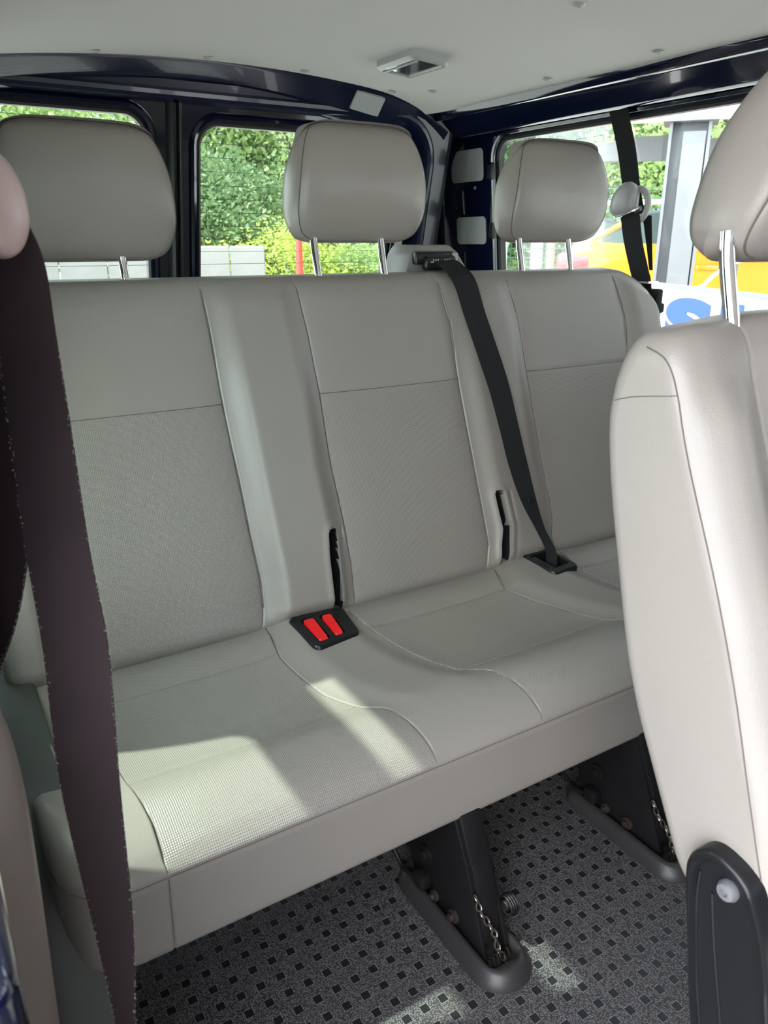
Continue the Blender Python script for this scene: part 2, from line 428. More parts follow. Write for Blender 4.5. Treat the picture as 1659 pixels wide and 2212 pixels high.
# right side wall: outer skin with window
mpR = lambda y, z, d: (XW(z) - d, y, z)
RW = (.35, 2.115, .862, 1.405, .055)
o = pane_wall('wall_right', 'navy', [(-2.4, -.02), (2.44, -.02), (2.44, 1.0), (2.42, 1.50), (-2.4, 1.50)], [RW, (-1.05, .12, .862, 1.405, .055), (-2.1, -1.3, .862, 1.38, .055)],
              [(.030, .006), (.027, .012), (.020, .016), (.012, .014), (.009, .006), (.008, -.014)], mpR); struct(o)
gk = MB(); gk.add(*bridge([[mpR(p[0], p[1], d) for p in rr2(*RW, o=oo)] for oo, d in ((.010, .002), (.002, .006), (-.004, .002), (-.004, -.02))])); struct(gk.build('trim_window_right', 'gasket_and_shade'))
V, F = plate_hole(rr2(*RW, o=.006), []); gl = mk('window_right', [mpR(v[0], v[1], -.010) for v in V], F, 'sideglass', smooth=False); struct(gl)
# inner pressed arch and roof rail above the right window
IA = (-2.3, 2.355, .05, 1.408, .12)
mpA = lambda y, z, d: (1.700 - .09 * (z - 1.4) - d, y, z)
o = pane_wall('trim_arch_right', 'navy', [(-2.4, -.02), (2.42, -.02), (2.42, 1.50), (-2.4, 1.50)], [IA],
              [(.044, .0), (.041, .002), (.037, .001), (.034, -.002), (.006, -.024), (.002, -.026), (-.001, -.05)], mpA); struct(o)
rail = [(1.545, 1.482), (1.552, 1.464), (1.562, 1.460), (1.574, 1.466), (1.580, 1.464), (1.582, 1.462), (1.636, 1.424), (1.640, 1.421), (1.650, 1.418), (1.662, 1.430), (1.70, 1.435), (1.70, 1.50), (1.54, 1.50)]
mb = MB(); mb.add(*prism(rail, -2.4, 2.36, 'y')); struct(mb.build('trim_rail_right', 'navy', angle=50))
mb = MB(); mb.add(*tube([(1.722, 2.10, 1.421), (1.722, 1.2, 1.421), (1.722, .2, 1.421)], .0045, 8)); struct(mb.build('trim_gutter_right', 'navy'))
# left side wall behind the door opening
mpL = lambda y, z, d: (XL(z) + d, y, z)
LW = (.85, 1.21, .60, 1.40, .05); LW2 = (1.42, 2.15, .62, 1.10, .05)  # unseen windows, sized and placed to shape the light on the bench
o = pane_wall('wall_left', 'navy_satin', [(.50, -.02), (2.42, -.02), (2.42, 1.50), (.50, 1.50)], [LW, LW2],
              [(.03, .006), (.02, .016), (.008, .006), (.008, -.014)], mpL); struct(o)
for lw_ in (LW, LW2):
  V, F = plate_hole(rr2(*lw_, o=.006), []); struct(mk('window_left', [mpL(v[0], v[1], -.008) for v in V], F, 'leftglass', smooth=False))
mb = MB(); mb.add(*box(-.02, .05, -2.4, 2.36, 1.43, 1.52, .012)); struct(mb.build('trim_rail_left', 'navy'))

o = pane_wall('wall_left_front', 'navy_satin', [(-2.4, -.02), (-.80, -.02), (-.80, 1.50), (-2.4, 1.50)], [(-2.1, -1.1, .862, 1.38, .05)], [(.03, .006), (.02, .016), (.008, .006), (.008, -.014)], mpL); struct(o)  # unseen front of the van, added to cut light from ahead
o = pane_wall('wall_front', 'darktrim', [(-.05, -.02), (1.80, -.02), (1.76, 1.52), (-.02, 1.52)], [(.12, 1.66, 1.22, 1.42, .05)], [(.0, .0), (.0, -.03)], lambda x, z, d: (x, -2.4 + d, z)); struct(o)  # unseen, added too; windscreen opening kept low to darken the backrests
# rear header below the headliner, following its camber
V = []; F = []; hx = np.linspace(.0, 1.60, 60); prof_n = 10
for x in hx:
    c = CZ(x); dr = .05 + .035 * float(sstep(.75, 1.45, np.array(x))); y0 = ceil_y(min(x, 1.5))
    bend = max(0, (x - 1.38) / .22) ** 2
    pr = [(y0 - .004, c + .004), (y0 + .006, c - .003), (y0 + .012, c - .003 - (dr - .003) * .07), (y0 + .089, c - .003 - (dr - .003) * .93), (y0 + .095, c - dr), (y0 + .108, c - dr - .006), (y0 + .118, c - dr - .004), (y0 + .128, c - dr + .012), (y0 + .15, c - dr + .014), (y0 + .17, c + .02)]
    for (yy, zz) in pr: V.append((x, yy, zz - .045 * bend))
for i in range(len(hx) - 1):
    for j in range(prof_n - 1): a = i * prof_n + j; F.append((a, a + prof_n, a + prof_n + 1, a + 1))
struct(mk('trim_header_rear', V, F, 'navy_satin', angle=60, fix=False))
# rear body frame round the door opening
mpB = lambda x, z, d: (x, YR(z) - .05 - d, z)
RF = (-.03, 1.545, .02, 1.452, .12)
o = pane_wall('wall_rear', 'navy_satin', [(-.06, -.02), (1.622, -.02), (1.622, 1.50), (-.03, 1.50)], [RF],
              [(.03, .0), (.022, .006), (.012, .007), (.004, .0), (.0, -.03), (.002, -.06)], mpB); struct(o)
# recessed corner channel with a spot-welded flange
zz = np.linspace(-.02, 1.50, 12); cs = lambda z: [(1.620, YR(z) - .051), (1.628, YR(z) - .054), (1.634, YR(z) - .046), (1.642, 2.40), (1.648, 2.415), (1.700, 2.425), (XW(z) - .006, 2.43), (XW(z) + .004, 2.432)]
V = [(a, b, z) for z in zz for a, b in cs(z)]; F = [(i * 8 + j, i * 8 + j + 1, (i + 1) * 8 + j + 1, (i + 1) * 8 + j) for i in range(11) for j in range(7)]
struct(mk('trim_corner_rear_right', V, F, 'navy', angle=50, fix=False))
mb = MB(); mb.add(*tube([(XW(1.40) - .006, 2.392, 1.40), (XW(1.2) - .006, 2.388, 1.2), (XW(1.0) - .006, 2.388, 1.0), (XW(.5) - .006, 2.39, .5)], .006, 8)); struct(mb.build('trim_pillar_rear_right', 'navy'))
weld = MB()
for i in range(11):
    z = 1.34 - i * .045; weld.add(*cyl((1.676, 2.4215, z), (0, -1, 0), .0035, .0015, 10))
struct(weld.build('trim_weld_spots', 'mark'))

# rear doors
mpD = lambda x, z, d: (x, YR(z) - d, z)
def rear_door(name, x0, x1, win, wires, lab):
    o = pane_wall(name, 'navy', [(x0, .02), (x1, .02), (x1, 1.47), (x0, 1.47)], [win],
                  [(.030, .002), (.026, .012), (.019, .017), (.011, .014), (.008, .004), (.008, -.012)], mpD)
    struct(o)
    g = MB(); g.add(*bridge([[mpD(p[0], p[1], d) for p in rr2(*win, o=oo)] for oo, d in ((.010, .002), (.001, .007), (-.005, .002), (-.005, -.02))])); g.build('window_gasket', 'gasket_and_shade', o)
    V, F = plate_hole(rr2(*win, o=.006), []); mk('window_pane', [mpD(v[0], v[1], -.008) for v in V], F, 'glass', o, smooth=False)
    wbm = MB(); z = win[2] + .03
    while z < win[3] - .02:
        wbm.add(*tube([mpD(win[0] + .004, z, -.006), mpD(win[1] - .004, z, -.006)], .0008, 4)); z += .0365
    wbm.build('heating_wires', 'wire', o)
    return o
rear_door('door_1', .0, .714, (.08, .652, .86, 1.425, .06), 14, '')
rear_door('door_2', .746, 1.56, (.800, 1.455, .86, 1.412, .06), 14, '')
mb = MB()
mb.add(*box(.700, .719, YR(1) - .035, YR(1) + .02, .02, 1.0)); 
V, F = prism([(.706, .02), (.754, .02), (.754, 1.46), (.706, 1.46)], 0, 1, 'z')
seal = []
for (x, dd) in ((.708, .004), (.712, .020), (.722, .026), (.728, .012), (.733, .012), (.738, .026), (.748, .020), (.752, .004)): seal.append([(x, YR(z) - dd, z) for z in (.02, .5, 1.0, 1.455)])
sv = [p for r in seal for p in r]; sf = [(i * 4 + j, i * 4 + j + 1, (i + 1) * 4 + j + 1, (i + 1) * 4 + j) for i in range(7) for j in range(3)]
struct(mk('trim_door_seal', sv, sf, 'gasket_and_shade', angle=60, fix=False))

# trim low on the left: wheel-arch cover and pillar trim of the side door opening
V, F = prism([(.55, 0), (1.9, 0), (1.9, .42), (1.15, .42), (.98, .40), (.86, .30), (.72, .1), (.62, 0)], -.02, .085, 'x', .012); struct(mk('trim_wheel_arch_left', V, F, 'darktrim'))
pts = [(-.06, .30), (-.035, .40), (.0, .455), (.018, .49), (.014, .53), (-.04, .56), (-.09, .52), (-.10, .35)]
rings = []
for z, sc, sx in ((.0, 1.0, -.012), (.35, 1.0, -.010), (.55, 1.0, -.004), (.70, 1.0, .002), (.79, .97, .004), (.84, .85, .0), (.865, .55, -.01), (.872, .2, -.02)):
    cx, cy = -.045, .45; rings.append([(cx + (p[0] - cx) * sc + sx, cy + (p[1] - cy) * sc, z) for p in pts])
V, F = bridge(rings); n = len(pts); F.append(tuple((len(rings) - 1) * n + j for j in range(n)))
o = mk('trim_door_pillar_left', V, F, 'trim', angle=80); struct(o)
sm = o.modifiers.new('s', 'SUBSURF'); sm.levels = 2; sm.render_levels = 2
mb = MB(); mb.add(*box(-.10, -.006, .30, .410, -.1, .79, .015, 3)); struct(mb.build('trim_door_flange_left', 'navy'))

# ------------------------------------------------------------------ open sliding door outside the left wall
sdr = pane_wall('sliding_door', 'navy_satin', [(.46, .0), (1.75, .0), (1.75, 1.47), (.46, 1.47)], [(.55, 1.145, .60, 1.30, .05)],
                [(.02, .02), (.01, .02), (.0, .0), (.0, -.02)], lambda y, z, d: (-.13 + .06 * (z - 1) + d, y, z))  # unseen; its width and window opening are shaped to pattern the sunlight
tag(sdr, 'open dark blue sliding side door standing outside the left wall', 'door')

# ------------------------------------------------------------------ ceiling things
def dome(name):
    t = empty('dome_light', (1.19, 1.81, CZ(1.19)), 'small rectangular interior lamp on the grey ceiling', 'lamp')
    c = Vector((1.19, 1.81)); V = []; F = []
    rings = []
    for o_, d in ((0, 0), (0, -.014), (-.006, -.02), (-.014, -.021), (-.016, -.017)):
        rings.append([(c.x + p[0], c.y + p[1], CZ(c.x + p[0]) + d) for p in rr2(-.056, .056, -.092, .092, .022, o_)])
    V, F = bridge(rings); mk('lamp_housing', V, F, 'greyplastic', t)
    V, F = plate_hole(rr2(-.056, .056, -.092, .092, .022, -.015), [])
    mk('lamp_lens', [(c.x + v[0], c.y + v[1], CZ(c.x + v[0]) - .0175) for v in V], F, 'lens', t, smooth=False)
    V, F = box(-.038, -.030, -.074, .074, -.0215, -.017, .001); mk('lens_divider', [(c.x + v[0], c.y + v[1], CZ(c.x) + v[2]) for v in V], F, 'greyplastic', t)
dome('dome')
clips = [(.50, 2.115, 'over the left rear window, furthest left'), (.775, 2.11, 'above the gap between the two rear doors'), (1.045, 2.112, 'above the right rear door window'), (1.33, 2.125, 'beside the pale square cover on the rear header'),
         (1.20, 1.25, 'out in the middle of the ceiling'), (1.50, 1.31, 'near the right window edge above the black belt anchor'), (1.50, 1.655, 'near the right window edge behind the third headrest'), (1.40, 2.02, 'near the rear right corner')]
pr = [(.0115, 0), (.0125, .002), (.0105, .0045), (.004, .006), (.003, .0045)]
cme = None
for (x, y, w) in clips:
    if cme is None:
        V, F = cyl((0, 0, 0), (0, 0, -1), .012, .006, 20, pr); o = mk('headliner_clip', V, F, 'greyplastic'); cme = o.data
    else: o = bpy.data.objects.new('headliner_clip', cme); COL.objects.link(o)
    o.location = (x, y, CZ(x) + .0008); tag(o, 'small round grey plastic ceiling clip ' + w, 'clip', 'headliner clips')

# grey rounded covers on the navy body
def cover(label, cy0, cy1, z0, z1, mp):
    V, F = rounded_cap(rr2(cy0, cy1, z0, z1, .016), [(1, 1, 0), (1, 1, .003), (.975, .975, .0055), (.90, .90, .0065)], mp)
    tag(mk('blanking_cover', V, F, 'pad', angle=30), label, 'cover', 'pale covers on the body')
mpP = lambda y, z, d: (XW(z) - .002 - d, y, z)
cover('upper of two pale grey square covers on the blue corner pillar', 2.186, 2.364, 1.292, 1.392, mpP)
cover('lower of two pale grey square covers on the blue corner pillar', 2.180, 2.346, 1.092, 1.182, mpP)
def mpH(x, w, d):
    c = CZ(x); dr = .05 + .035 * float(sstep(.75, 1.45, np.array(x))); y0 = ceil_y(x); t = w
    return (x, y0 + .006 + .089 * t - d * .6, c - .003 - (dr - .003) * t - d * .8)
V, F = rounded_cap(rr2(1.235, 1.335, .08, .62, .02), [(1, 1, .0), (1, 1, .004), (.96, .96, .006)], mpH)
tag(mk('blanking_cover', V, F, 'pad', angle=30), 'pale grey square cover on the dark header above the rear right window', 'cover', 'pale covers on the body')
# pressed ribs in the pillar recess
for (z0, z1) in ((1.19, 1.272), (.96, 1.07)):
    mb = MB(); mb.add(*tube(smooth_path([(XW(z1) - .006, 2.235, z1), (XW(z1) - .006, 2.29, z1), (XW(z1) - .006, 2.302, z1 - .01), (XW(z0) - .006, 2.300, z0)], 5), .006, 8)); struct(mb.build('trim_pillar_rib', 'navy'))
# window catches
for (z, w) in ((1.315, 'upper'), (1.135, 'lower')):
    mb = MB(); mb.add(*box(XW(z) - .028, XW(z) - .006, 2.118, 2.145, z - .022, z + .022, .003)); mb.add(*box(XW(z) - .034, XW(z) - .024, 2.108, 2.122, z - .026, z + .026, .002))
    tag(mb.build('window_catch', 'blackplastic'), w + ' small black catch on the frame of the right side window', 'catch', 'window catches')

# ------------------------------------------------------------------ the rear bench
bench = empty('bench_seat', (.87, 1.1, 0), 'wide three-seat grey vinyl rear bench with three headrests', 'seat')
S1L = [(.39, .135), (.82, .135), (1.04, .125)]; S1R = [(.39, .490), (.436, .500), (.49, .503), (.56, .4985), (.666, .493), (.812, .484), (.942, .481), (1.04, .475)]
S2L = [(.39, .694), (.473, .700), (.565, .697), (.682, .686), (.816, .684), (.931, .677), (1.04, .664)]
S2R = [(.39, 1.035), (.448, 1.054), (.518, 1.050), (.633, 1.041), (.814, 1.026), (.931, 1.024), (1.04, 1.000)]
S3L = [(.39, 1.234), (.412, 1.238), (.497, 1.254), (.605, 1.240), (.818, 1.223), (.931, 1.217), (1.04, 1.190)]
S3R = [(.39, 1.575), (.858, 1.567), (.926, 1.567), (1.04, 1.533)]
SL1 = [(.38, .650), (.42, .652), (.50, .655), (.556, .661)]; SL2 = [(.38, 1.086), (.405, 1.085), (.48, 1.101), (.564, 1.091)]
prof = cat2([(1.262, .378), (1.248, .402), (1.262, .45), (1.30, .585), (1.352, .785), (1.400, .965), (1.411, 1.005), (1.424, 1.026), (1.448, 1.037), (1.48, 1.037), (1.51, 1.025), (1.522, .99), (1.50, .90), (1.42, .6), (1.38, .42), (1.35, .37), (1.30, .36)], 8)
BX0, BX1 = .045, 1.70
SLW1 = SL1 + [(.70, .645), (1.04, .630)]; SLW2 = SL2 + [(1.04, 1.09)]
KB = [.135, .495, .654, .690, 1.04, 1.092, 1.235, 1.567]
def warp(X, x0, x1, K, A):
    """slide the columns so that each listed one follows its seam"""
    ks = [x0] + K + [x1]; A = [np.full(X.shape, x0)] + A + [np.full(X.shape, x1)]; out = X.copy()
    for i in range(len(ks) - 1):
        m = (X >= ks[i]) & (X <= ks[i + 1]); t = (X - ks[i]) / (ks[i + 1] - ks[i]); out = np.where(m, A[i] + (A[i + 1] - A[i]) * t, out)
    return out
def add_cols(xs, K, w=.0064, st=.0008):
    for k in K: xs = np.r_[xs[np.abs(xs - k) > w + .0005], k + np.arange(-w, w + st / 2, st)]
    return np.sort(xs)
def shape_back(X, Y, Z, S, N):
    drop = np.zeros_like(X); r = .13; e = BX1 - X; drop = np.where(e < r, r - np.sqrt(np.maximum(0, r * r - (r - e) ** 2)), 0)
    rl = .05; el = X - BX0; drop += np.where(el < rl, rl - np.sqrt(np.maximum(0, rl * rl - (rl - el) ** 2)), 0)
    Z0 = Z.copy(); t = np.clip((Z - .38) / (1.037 - .38), 0, 1); Z = Z - drop * t ** 1.5; Y = Y - drop * t ** 1.5 * .22
    X = warp(X, BX0, BX1, KB, [interp(t_, Z0) for t_ in (S1L, S1R, SLW1, S2L, S2R, SLW2, S3L, S3R)])
    front = (N[None, :, 0] < -.2) & (S < 1.0); f = np.where(front, 1, 0) * sstep(.385, .43, Z0) * (1 - sstep(.985, 1.03, Z0) * .8)
    d = np.zeros_like(X)
    zi = Z0
    pads = [(interp(S1L, zi), interp(S1R, zi)), (interp(S2L, zi), interp(S2R, zi)), (interp(S3L, zi), interp(S3R, zi))]
    for a, b in pads:
        w = b - a; t1 = (X - a) / w; ins = (t1 > 0) & (t1 < 1)
        d += np.where(ins, .010 * np.sqrt(np.clip(1 - (2 * np.clip(t1, 0, 1) - 1) ** 4, 0, 1)) - .004, 0)
    divs = [(pads[0][1], pads[1][0]), (pads[1][1], pads[2][0])]
    low = 1 - .55 * sstep(.80, 1.02, zi)
    for di, (a, b) in enumerate(divs):
        t1 = (X - a) / (b - a); ins = (t1 > 0) & (t1 < 1)
        d += np.where(ins, (.024, .017)[di] * low * sstep(0, .26, t1) * (1 - sstep(.74, 1, t1)), 0)
    d += np.where(X < pads[0][0], .018 * sstep(0, .04, pads[0][0] - X), 0) + np.where(X > pads[2][1], .018 * sstep(0, .05, X - pads[2][1]), 0)
    g = np.zeros_like(X)
    for a, b in pads:
        for s in (a, b): g = np.maximum(g, np.exp(-((X - s) / .0016) ** 2))
        hs = np.exp(-((zi - .816) / .002) ** 2) * ((X > a) & (X < b)); g = np.maximum(g, hs)
    d -= .002 * g
    for sl in (SL1, SL2):
        c = interp(sl, zi); top = .556 if sl is SL1 else .564; hw = .0105
        dd = np.where(zi > top - hw, np.hypot(X - c, (zi - top + hw)), np.abs(X - c))
        m = 1 - sstep(hw - .002, hw + .0015, dd); d = d * (1 - m) - .075 * m
        edge = np.exp(-((dd - hw - .006) / .006) ** 2) * .002; d += edge * (1 - m)
        lip = np.exp(-((dd - .030) / .0022) ** 2) * (X > c) * (zi < top) * .003; d -= lip
    d *= f
    Y = Y - .967 * d; Z = Z + .255 * d
    return X, Y, Z
def matf_back(c, s):
    x, y, z = c.T; m = np.zeros(len(x))
    for a, b in ((S1L, S1R), (S2L, S2R), (S3L, S3R)): m = np.where((x > interp(a, z)) & (x < interp(b, z)) & (z < .816) & (z > .39) & (y < 1.39) & (s < .9), 1, m)
    for sl, tp in ((SL1, .556), (SL2, .564)):  # slot interiors get a dark material: shade put into the colour
        m = np.where((y - (1.25 + (z - .395) * .264) > -.011) & (np.abs(x - interp(sl, z + .008)) < .0121) & (s < .9) & (z > .37) & (z < tp + .004), 2, m)
    return m
xs = add_cols(add_cols(xcols(BX0, BX1, .004, .03), [.135, .495, .690, 1.04, 1.235, 1.567]), [.654, 1.092], .0162, .0006)
back = loft('backrest', prof, xs, shape_back, ['vinyl', 'woven', 'gasket_and_shade'], matf_back, bench, .03, .0045)

# cushion
C1L = [(.13, 1.25), (.145, 1.15), (.157, .914), (.163, .834), (.162, .788), (.164, .775)]
C1R = [(.498, 1.247), (.484, 1.15), (.499, 1.008), (.524, .925), (.552, .893), (.566, .845), (.572, .80), (.570, .776)]
C2L = [(.668, 1.235), (.680, 1.158), (.706, 1.036), (.730, .945), (.764, .900), (.782, .840), (.784, .79), (.778, .776)]
C2R = [(1.054, 1.24), (1.022, 1.162), (1.066, 1.053), (1.094, .936), (1.12, .90), (1.145, .84), (1.15, .776)]
C3L = [(1.255, 1.245), (1.238, 1.17), (1.26, 1.04), (1.29, .94), (1.31, .90), (1.33, .84), (1.34, .776)]
C3R = [(1.62, 1.25), (1.60, .92), (1.60, .776)]
cprof = cat2([(1.345, .375), (1.30, .392), (1.25, .398), (1.19, .392), (1.165, .388), (1.10, .380), (1.02, .380), (.96, .387), (.935, .392), (.90, .400), (.86, .400), (.82, .390), (.79, .374), (.777, .362), (.777, .352), (.780, .32), (.785, .26), (.788, .232), (.796, .225), (.83, .224), (1.1, .226), (1.32, .235), (1.35, .26)], 8)
CX0, CX1 = .038, 1.72
seams_c = [C1L, C1R, C2L, C2R, C3L, C3R]; KC = [.160, .525, .730, 1.070, 1.280, 1.600]
def shape_cush(X, Y, Z, S, N):
    r = .085; d = np.zeros_like(X)
    for e in (X - CX0, CX1 - X): d = np.maximum(d, np.where(e < r, r - np.sqrt(np.maximum(0, r * r - (r - e) ** 2)), 0))
    Y0 = Y.copy(); Z0 = Z.copy()
    X = warp(X, CX0, CX1, KC, [interp([(q[1], q[0]) for q in t_], Y0) for t_ in seams_c])
    Y = 1.35 - (1.35 - Y) * (1.35 - .777 - d) / (1.35 - .777)
    top = (N[None, :, 1] > .15) & (Z0 > .355); f = np.where(top, 1, 0) * sstep(.776, .80, Y0) * 1.0
    g = np.zeros_like(X); dz = np.zeros_like(X)
    for s in seams_c: g = np.maximum(g, np.exp(-(dist_poly(X, Y0, s) / .0018) ** 2))
    for a, b in ((C1L, C1R), (C2L, C2R), (C3L, C3R)):
        A = interp([(q[1], q[0]) for q in a], Y0); B = interp([(q[1], q[0]) for q in b], Y0); t1 = (X - A) / (B - A); ins = (t1 > 0) & (t1 < 1)
        for ys in (.935, 1.165): g = np.maximum(g, np.exp(-((Y0 - ys) / .002) ** 2) * ins)
        bowl = np.clip(1 - (2 * np.clip(t1, 0, 1) - 1) ** 4, 0, 1)
        dz += np.where(ins, -.006 * bowl * sstep(.9, 1.0, Y0) + .006 * bowl * (1 - sstep(.88, .93, Y0)), 0)
        dz += np.where(ins, .004 * np.exp(-((Y0 - 1.21) / .03) ** 2), 0)
    for a, b in ((C1R, C2L), (C2R, C3L)):
        A = interp([(q[1], q[0]) for q in a], Y0); B = interp([(q[1], q[0]) for q in b], Y0); t1 = (X - A) / (B - A); ins = (t1 > 0) & (t1 < 1)
        dz += np.where(ins, .012 * sstep(0, .3, t1) * (1 - sstep(.7, 1, t1)) * sstep(.82, .98, Y0), 0)
    dz += np.where(X < interp([(q[1], q[0]) for q in C1L], Y0), .006, 0)
    dz -= .002 * g
    for (xa, xb, ya, yb) in ((1.150, 1.216, 1.158, 1.240), (.552, .628, 1.140, 1.225)):
        dz -= .035 * sstep(xa - .002, xa + .004, X) * (1 - sstep(xb - .004, xb + .002, X)) * sstep(ya - .002, ya + .004, Y0) * (1 - sstep(yb - .004, yb + .002, Y0))
    # piping round the front edge
    Z = Z + dz * f
    pp = np.exp(-((Z0 - .357) / .0022) ** 2) * (Y0 < .80); Y = Y + .003 * pp
    fs = np.exp(-((X - .164) / .0018) ** 2) * ((Z0 < .355) & (Y0 < .8)); Y = Y + .0025 * fs
    # front valance tucks in slightly towards the bottom
    return X, Y, Z
def matf_cush(c, s):
    x, y, z = c.T; m = np.zeros(len(x))
    for a, b in ((C1L, C1R), (C2L, C2R), (C3L, C3R)):
        A = interp([(q[1], q[0]) for q in a], y); B = interp([(q[1], q[0]) for q in b], y); m = np.where((x > A) & (x < B) & (z > .357) & (y > .776) & (y < 1.33), 1, m)
    return m
xs = add_cols(xcols(CX0, CX1, .004, .085), KC)
cush = loft('seat_cushion', cprof, xs, shape_cush, ['vinyl', 'woven'], matf_cush, bench, .022, .0045)

# sewn seams laid on the surfaces
def seam_line(o, pts, axis, name='seam', r_=.0008, k=14):
    P = []
    for p in smooth_path([(a, b, 0) for a, b in pts], k):
        if axis == 'z': ok, loc, nn, fi = o.ray_cast(Vector((p.x, p.y, .6)), Vector((0, 0, -1)))
        else: ok, loc, nn, fi = o.ray_cast(Vector((p.x, .9, p.y)), Vector((0, 1, 0)))
        if ok: P.append(loc + nn * .0004)
    return tube(P, r_, 5) if len(P) > 3 else ([], [])
bpy.context.view_layer.update()
mb = MB()
for q_ in (C1L, C1R, C2L, C2R, C3L, C3R): mb.add(*seam_line(cush, q_[:-1] + [(q_[-1][0], .778)], 'z'))
for a, b in ((C1L, C1R), (C2L, C2R), (C3L, C3R)):
    for ys in (.935, 1.165):
        x0 = float(interp([(t[1], t[0]) for t in a], ys)); x1 = float(interp([(t[1], t[0]) for t in b], ys)); mb.add(*seam_line(cush, [(x0 + (x1 - x0) * i / 6, ys) for i in range(7)], 'z', r_=.0006))
for (zz_, xs_) in ((.357, np.arange(.055, 1.69, .01)),):
    P = []
    for x in xs_:
        ok, loc, nn, fi = cush.ray_cast(Vector((x, .3, zz_)), Vector((0, 1, 0)))
        if ok: P.append(loc + nn * .0002)
    mb.add(*tube(P, .0009, 5))
P = [cush.ray_cast(Vector((-.5, y, .357)), Vector((1, 0, 0))) for y in np.arange(.82, 1.2, .02)]; P = [q_[1] + q_[2] * .0002 for q_ in P if q_[0]]
if len(P) > 3: mb.add(*tube(P, .0009, 5))
P = [cush.ray_cast(Vector((.164, .3, z)), Vector((0, 1, 0))) for z in np.arange(.24, .356, .008)]; P = [q_[1] + q_[2] * .0002 for q_ in P if q_[0]]; mb.add(*tube(P, .0008, 5))
mb.build('seam_stitching', 'seam', cush)
mb = MB()
for q_ in (S1L, S1R, S2L, S2R, S3L, S3R): mb.add(*seam_line(back, [(x, z) for z, x in q_ if .40 < z < 1.02] + [(float(interp(q_, 1.018)), 1.018)], 'y', k=10))
for a, b in ((S1L, S1R), (S2L, S2R), (S3L, S3R)):
    x0 = float(interp(a, .816)); x1 = float(interp(b, .816)); mb.add(*seam_line(back, [(x0 + (x1 - x0) * i / 6, .816) for i in range(7)], 'y', r_=.0007))
mb.build('seam_stitching', 'seam', back)
# buckle tray and belt slot on the dividers
def tray(name, quad, z, mat, holes, parent, depth=.018):
    Q = [Vector((*p, 0)) for p in quad]
    def P(u, v, d): a = Q[0].lerp(Q[1], u); b = Q[3].lerp(Q[2], u); p = a.lerp(b, v); return (p.x, p.y, z + d - .012 * (1 - v))
    outer = rr2(0, 1, 0, 1, .12); hl = [rr2(*h, .06) for h in holes]
    V, F = plate_hole(outer, hl); m = MB(); m.add([P(v[0], v[1], .004) for v in V], F)
    m.add(*bridge([[P(p[0], p[1], .004) for p in outer], [P(p[0], p[1], .0) for p in rr2(0, 1, 0, 1, .12, .03)], [P(p[0], p[1], -.02) for p in rr2(0, 1, 0, 1, .12, .03)]]))
    for h in hl: m.add(*bridge([[P(p[0], p[1], .004) for p in h], [P(p[0], p[1], -depth) for p in h]]))
    for h in hl:
        n0 = len(m.V); m.V += [P(p[0], p[1], -depth) for p in h]; m.F.append(tuple(range(n0, n0 + len(h))))
    return m.build(name, mat, parent), P
tr, P = tray('buckle_tray', [(.545, 1.124), (.642, 1.137), (.652, 1.228), (.540, 1.236)], .409, 'blackplastic', [(.14, .40, .12, .86), (.50, .74, .12, .86)], bench)
for (u0, u1) in ((.17, .37), (.53, .71)):
    v3 = []; ring0 = rr2(u0, u1, .15, .80, .05, 0, 4)
    rings = [[P(p[0], p[1], -.016) for p in ring0], [P(p[0], p[1], .000 + .009 * (p[1] - .15)) for p in ring0], [P(p[0] * .9 + (u0 + u1) * .05, .475 + (p[1] - .475) * .9, .003 + .009 * (p[1] - .15)) for p in ring0]]
    V, F = bridge(rings); n = len(ring0); F.append(tuple(2 * n + j for j in range(n))); bk = mk('red_buckle', V, F, 'red', tr, angle=30); bk['label'] = 'bright red belt release button'
    V, F = box(0, 1, 0, 1, 0, 1); 
    mk('buckle_ridge', [P(u0 + .02 + v[0] * (u1 - u0 - .04), .48 + v[1] * .03, .004 + v[2] * .004) for v in V], F, 'red', bk)
V, F = box(0, 1, 0, 1, 0, 1); mk('latch_slot', [P(.745 + v[0] * .02, .2 + v[1] * .5, -.010 + v[2] * .012) for v in V], F, 'gasket_and_shade', tr)
ts, P2 = tray('belt_slot_tray', [(1.150, 1.145), (1.228, 1.152), (1.218, 1.250), (1.138, 1.244)], .410, 'blackplastic', [(.10, .88, .16, .84)], bench, .03)
V, F = box(0, 1, 0, 1, 0, 1); mk('slot_rim', [P2(.12 + v[0] * .16, .2 + v[1] * .6, -.012 + v[2] * .014) for v in V], F, 'gasket_and_shade', ts)
# steel stays at the bottom of the slots
for (x, n_) in ((.652, 0), (1.086, 1)):
    mb = MB(); mb.add(*box(x - .009, x + .010, 1.285, 1.30, .36, .50, .002)); mb.add(*tube([(x - .003, 1.275, .36), (x - .004, 1.292, .47)], .0035, 8)); mb.build('hinge_stay', 'blackmetal', bench)
    V, F = tube([(x + .004, 1.262, .375), (x + .002, 1.285, .455)], .0022, 8); mk('stay_wire', V, F, 'steel', bench)

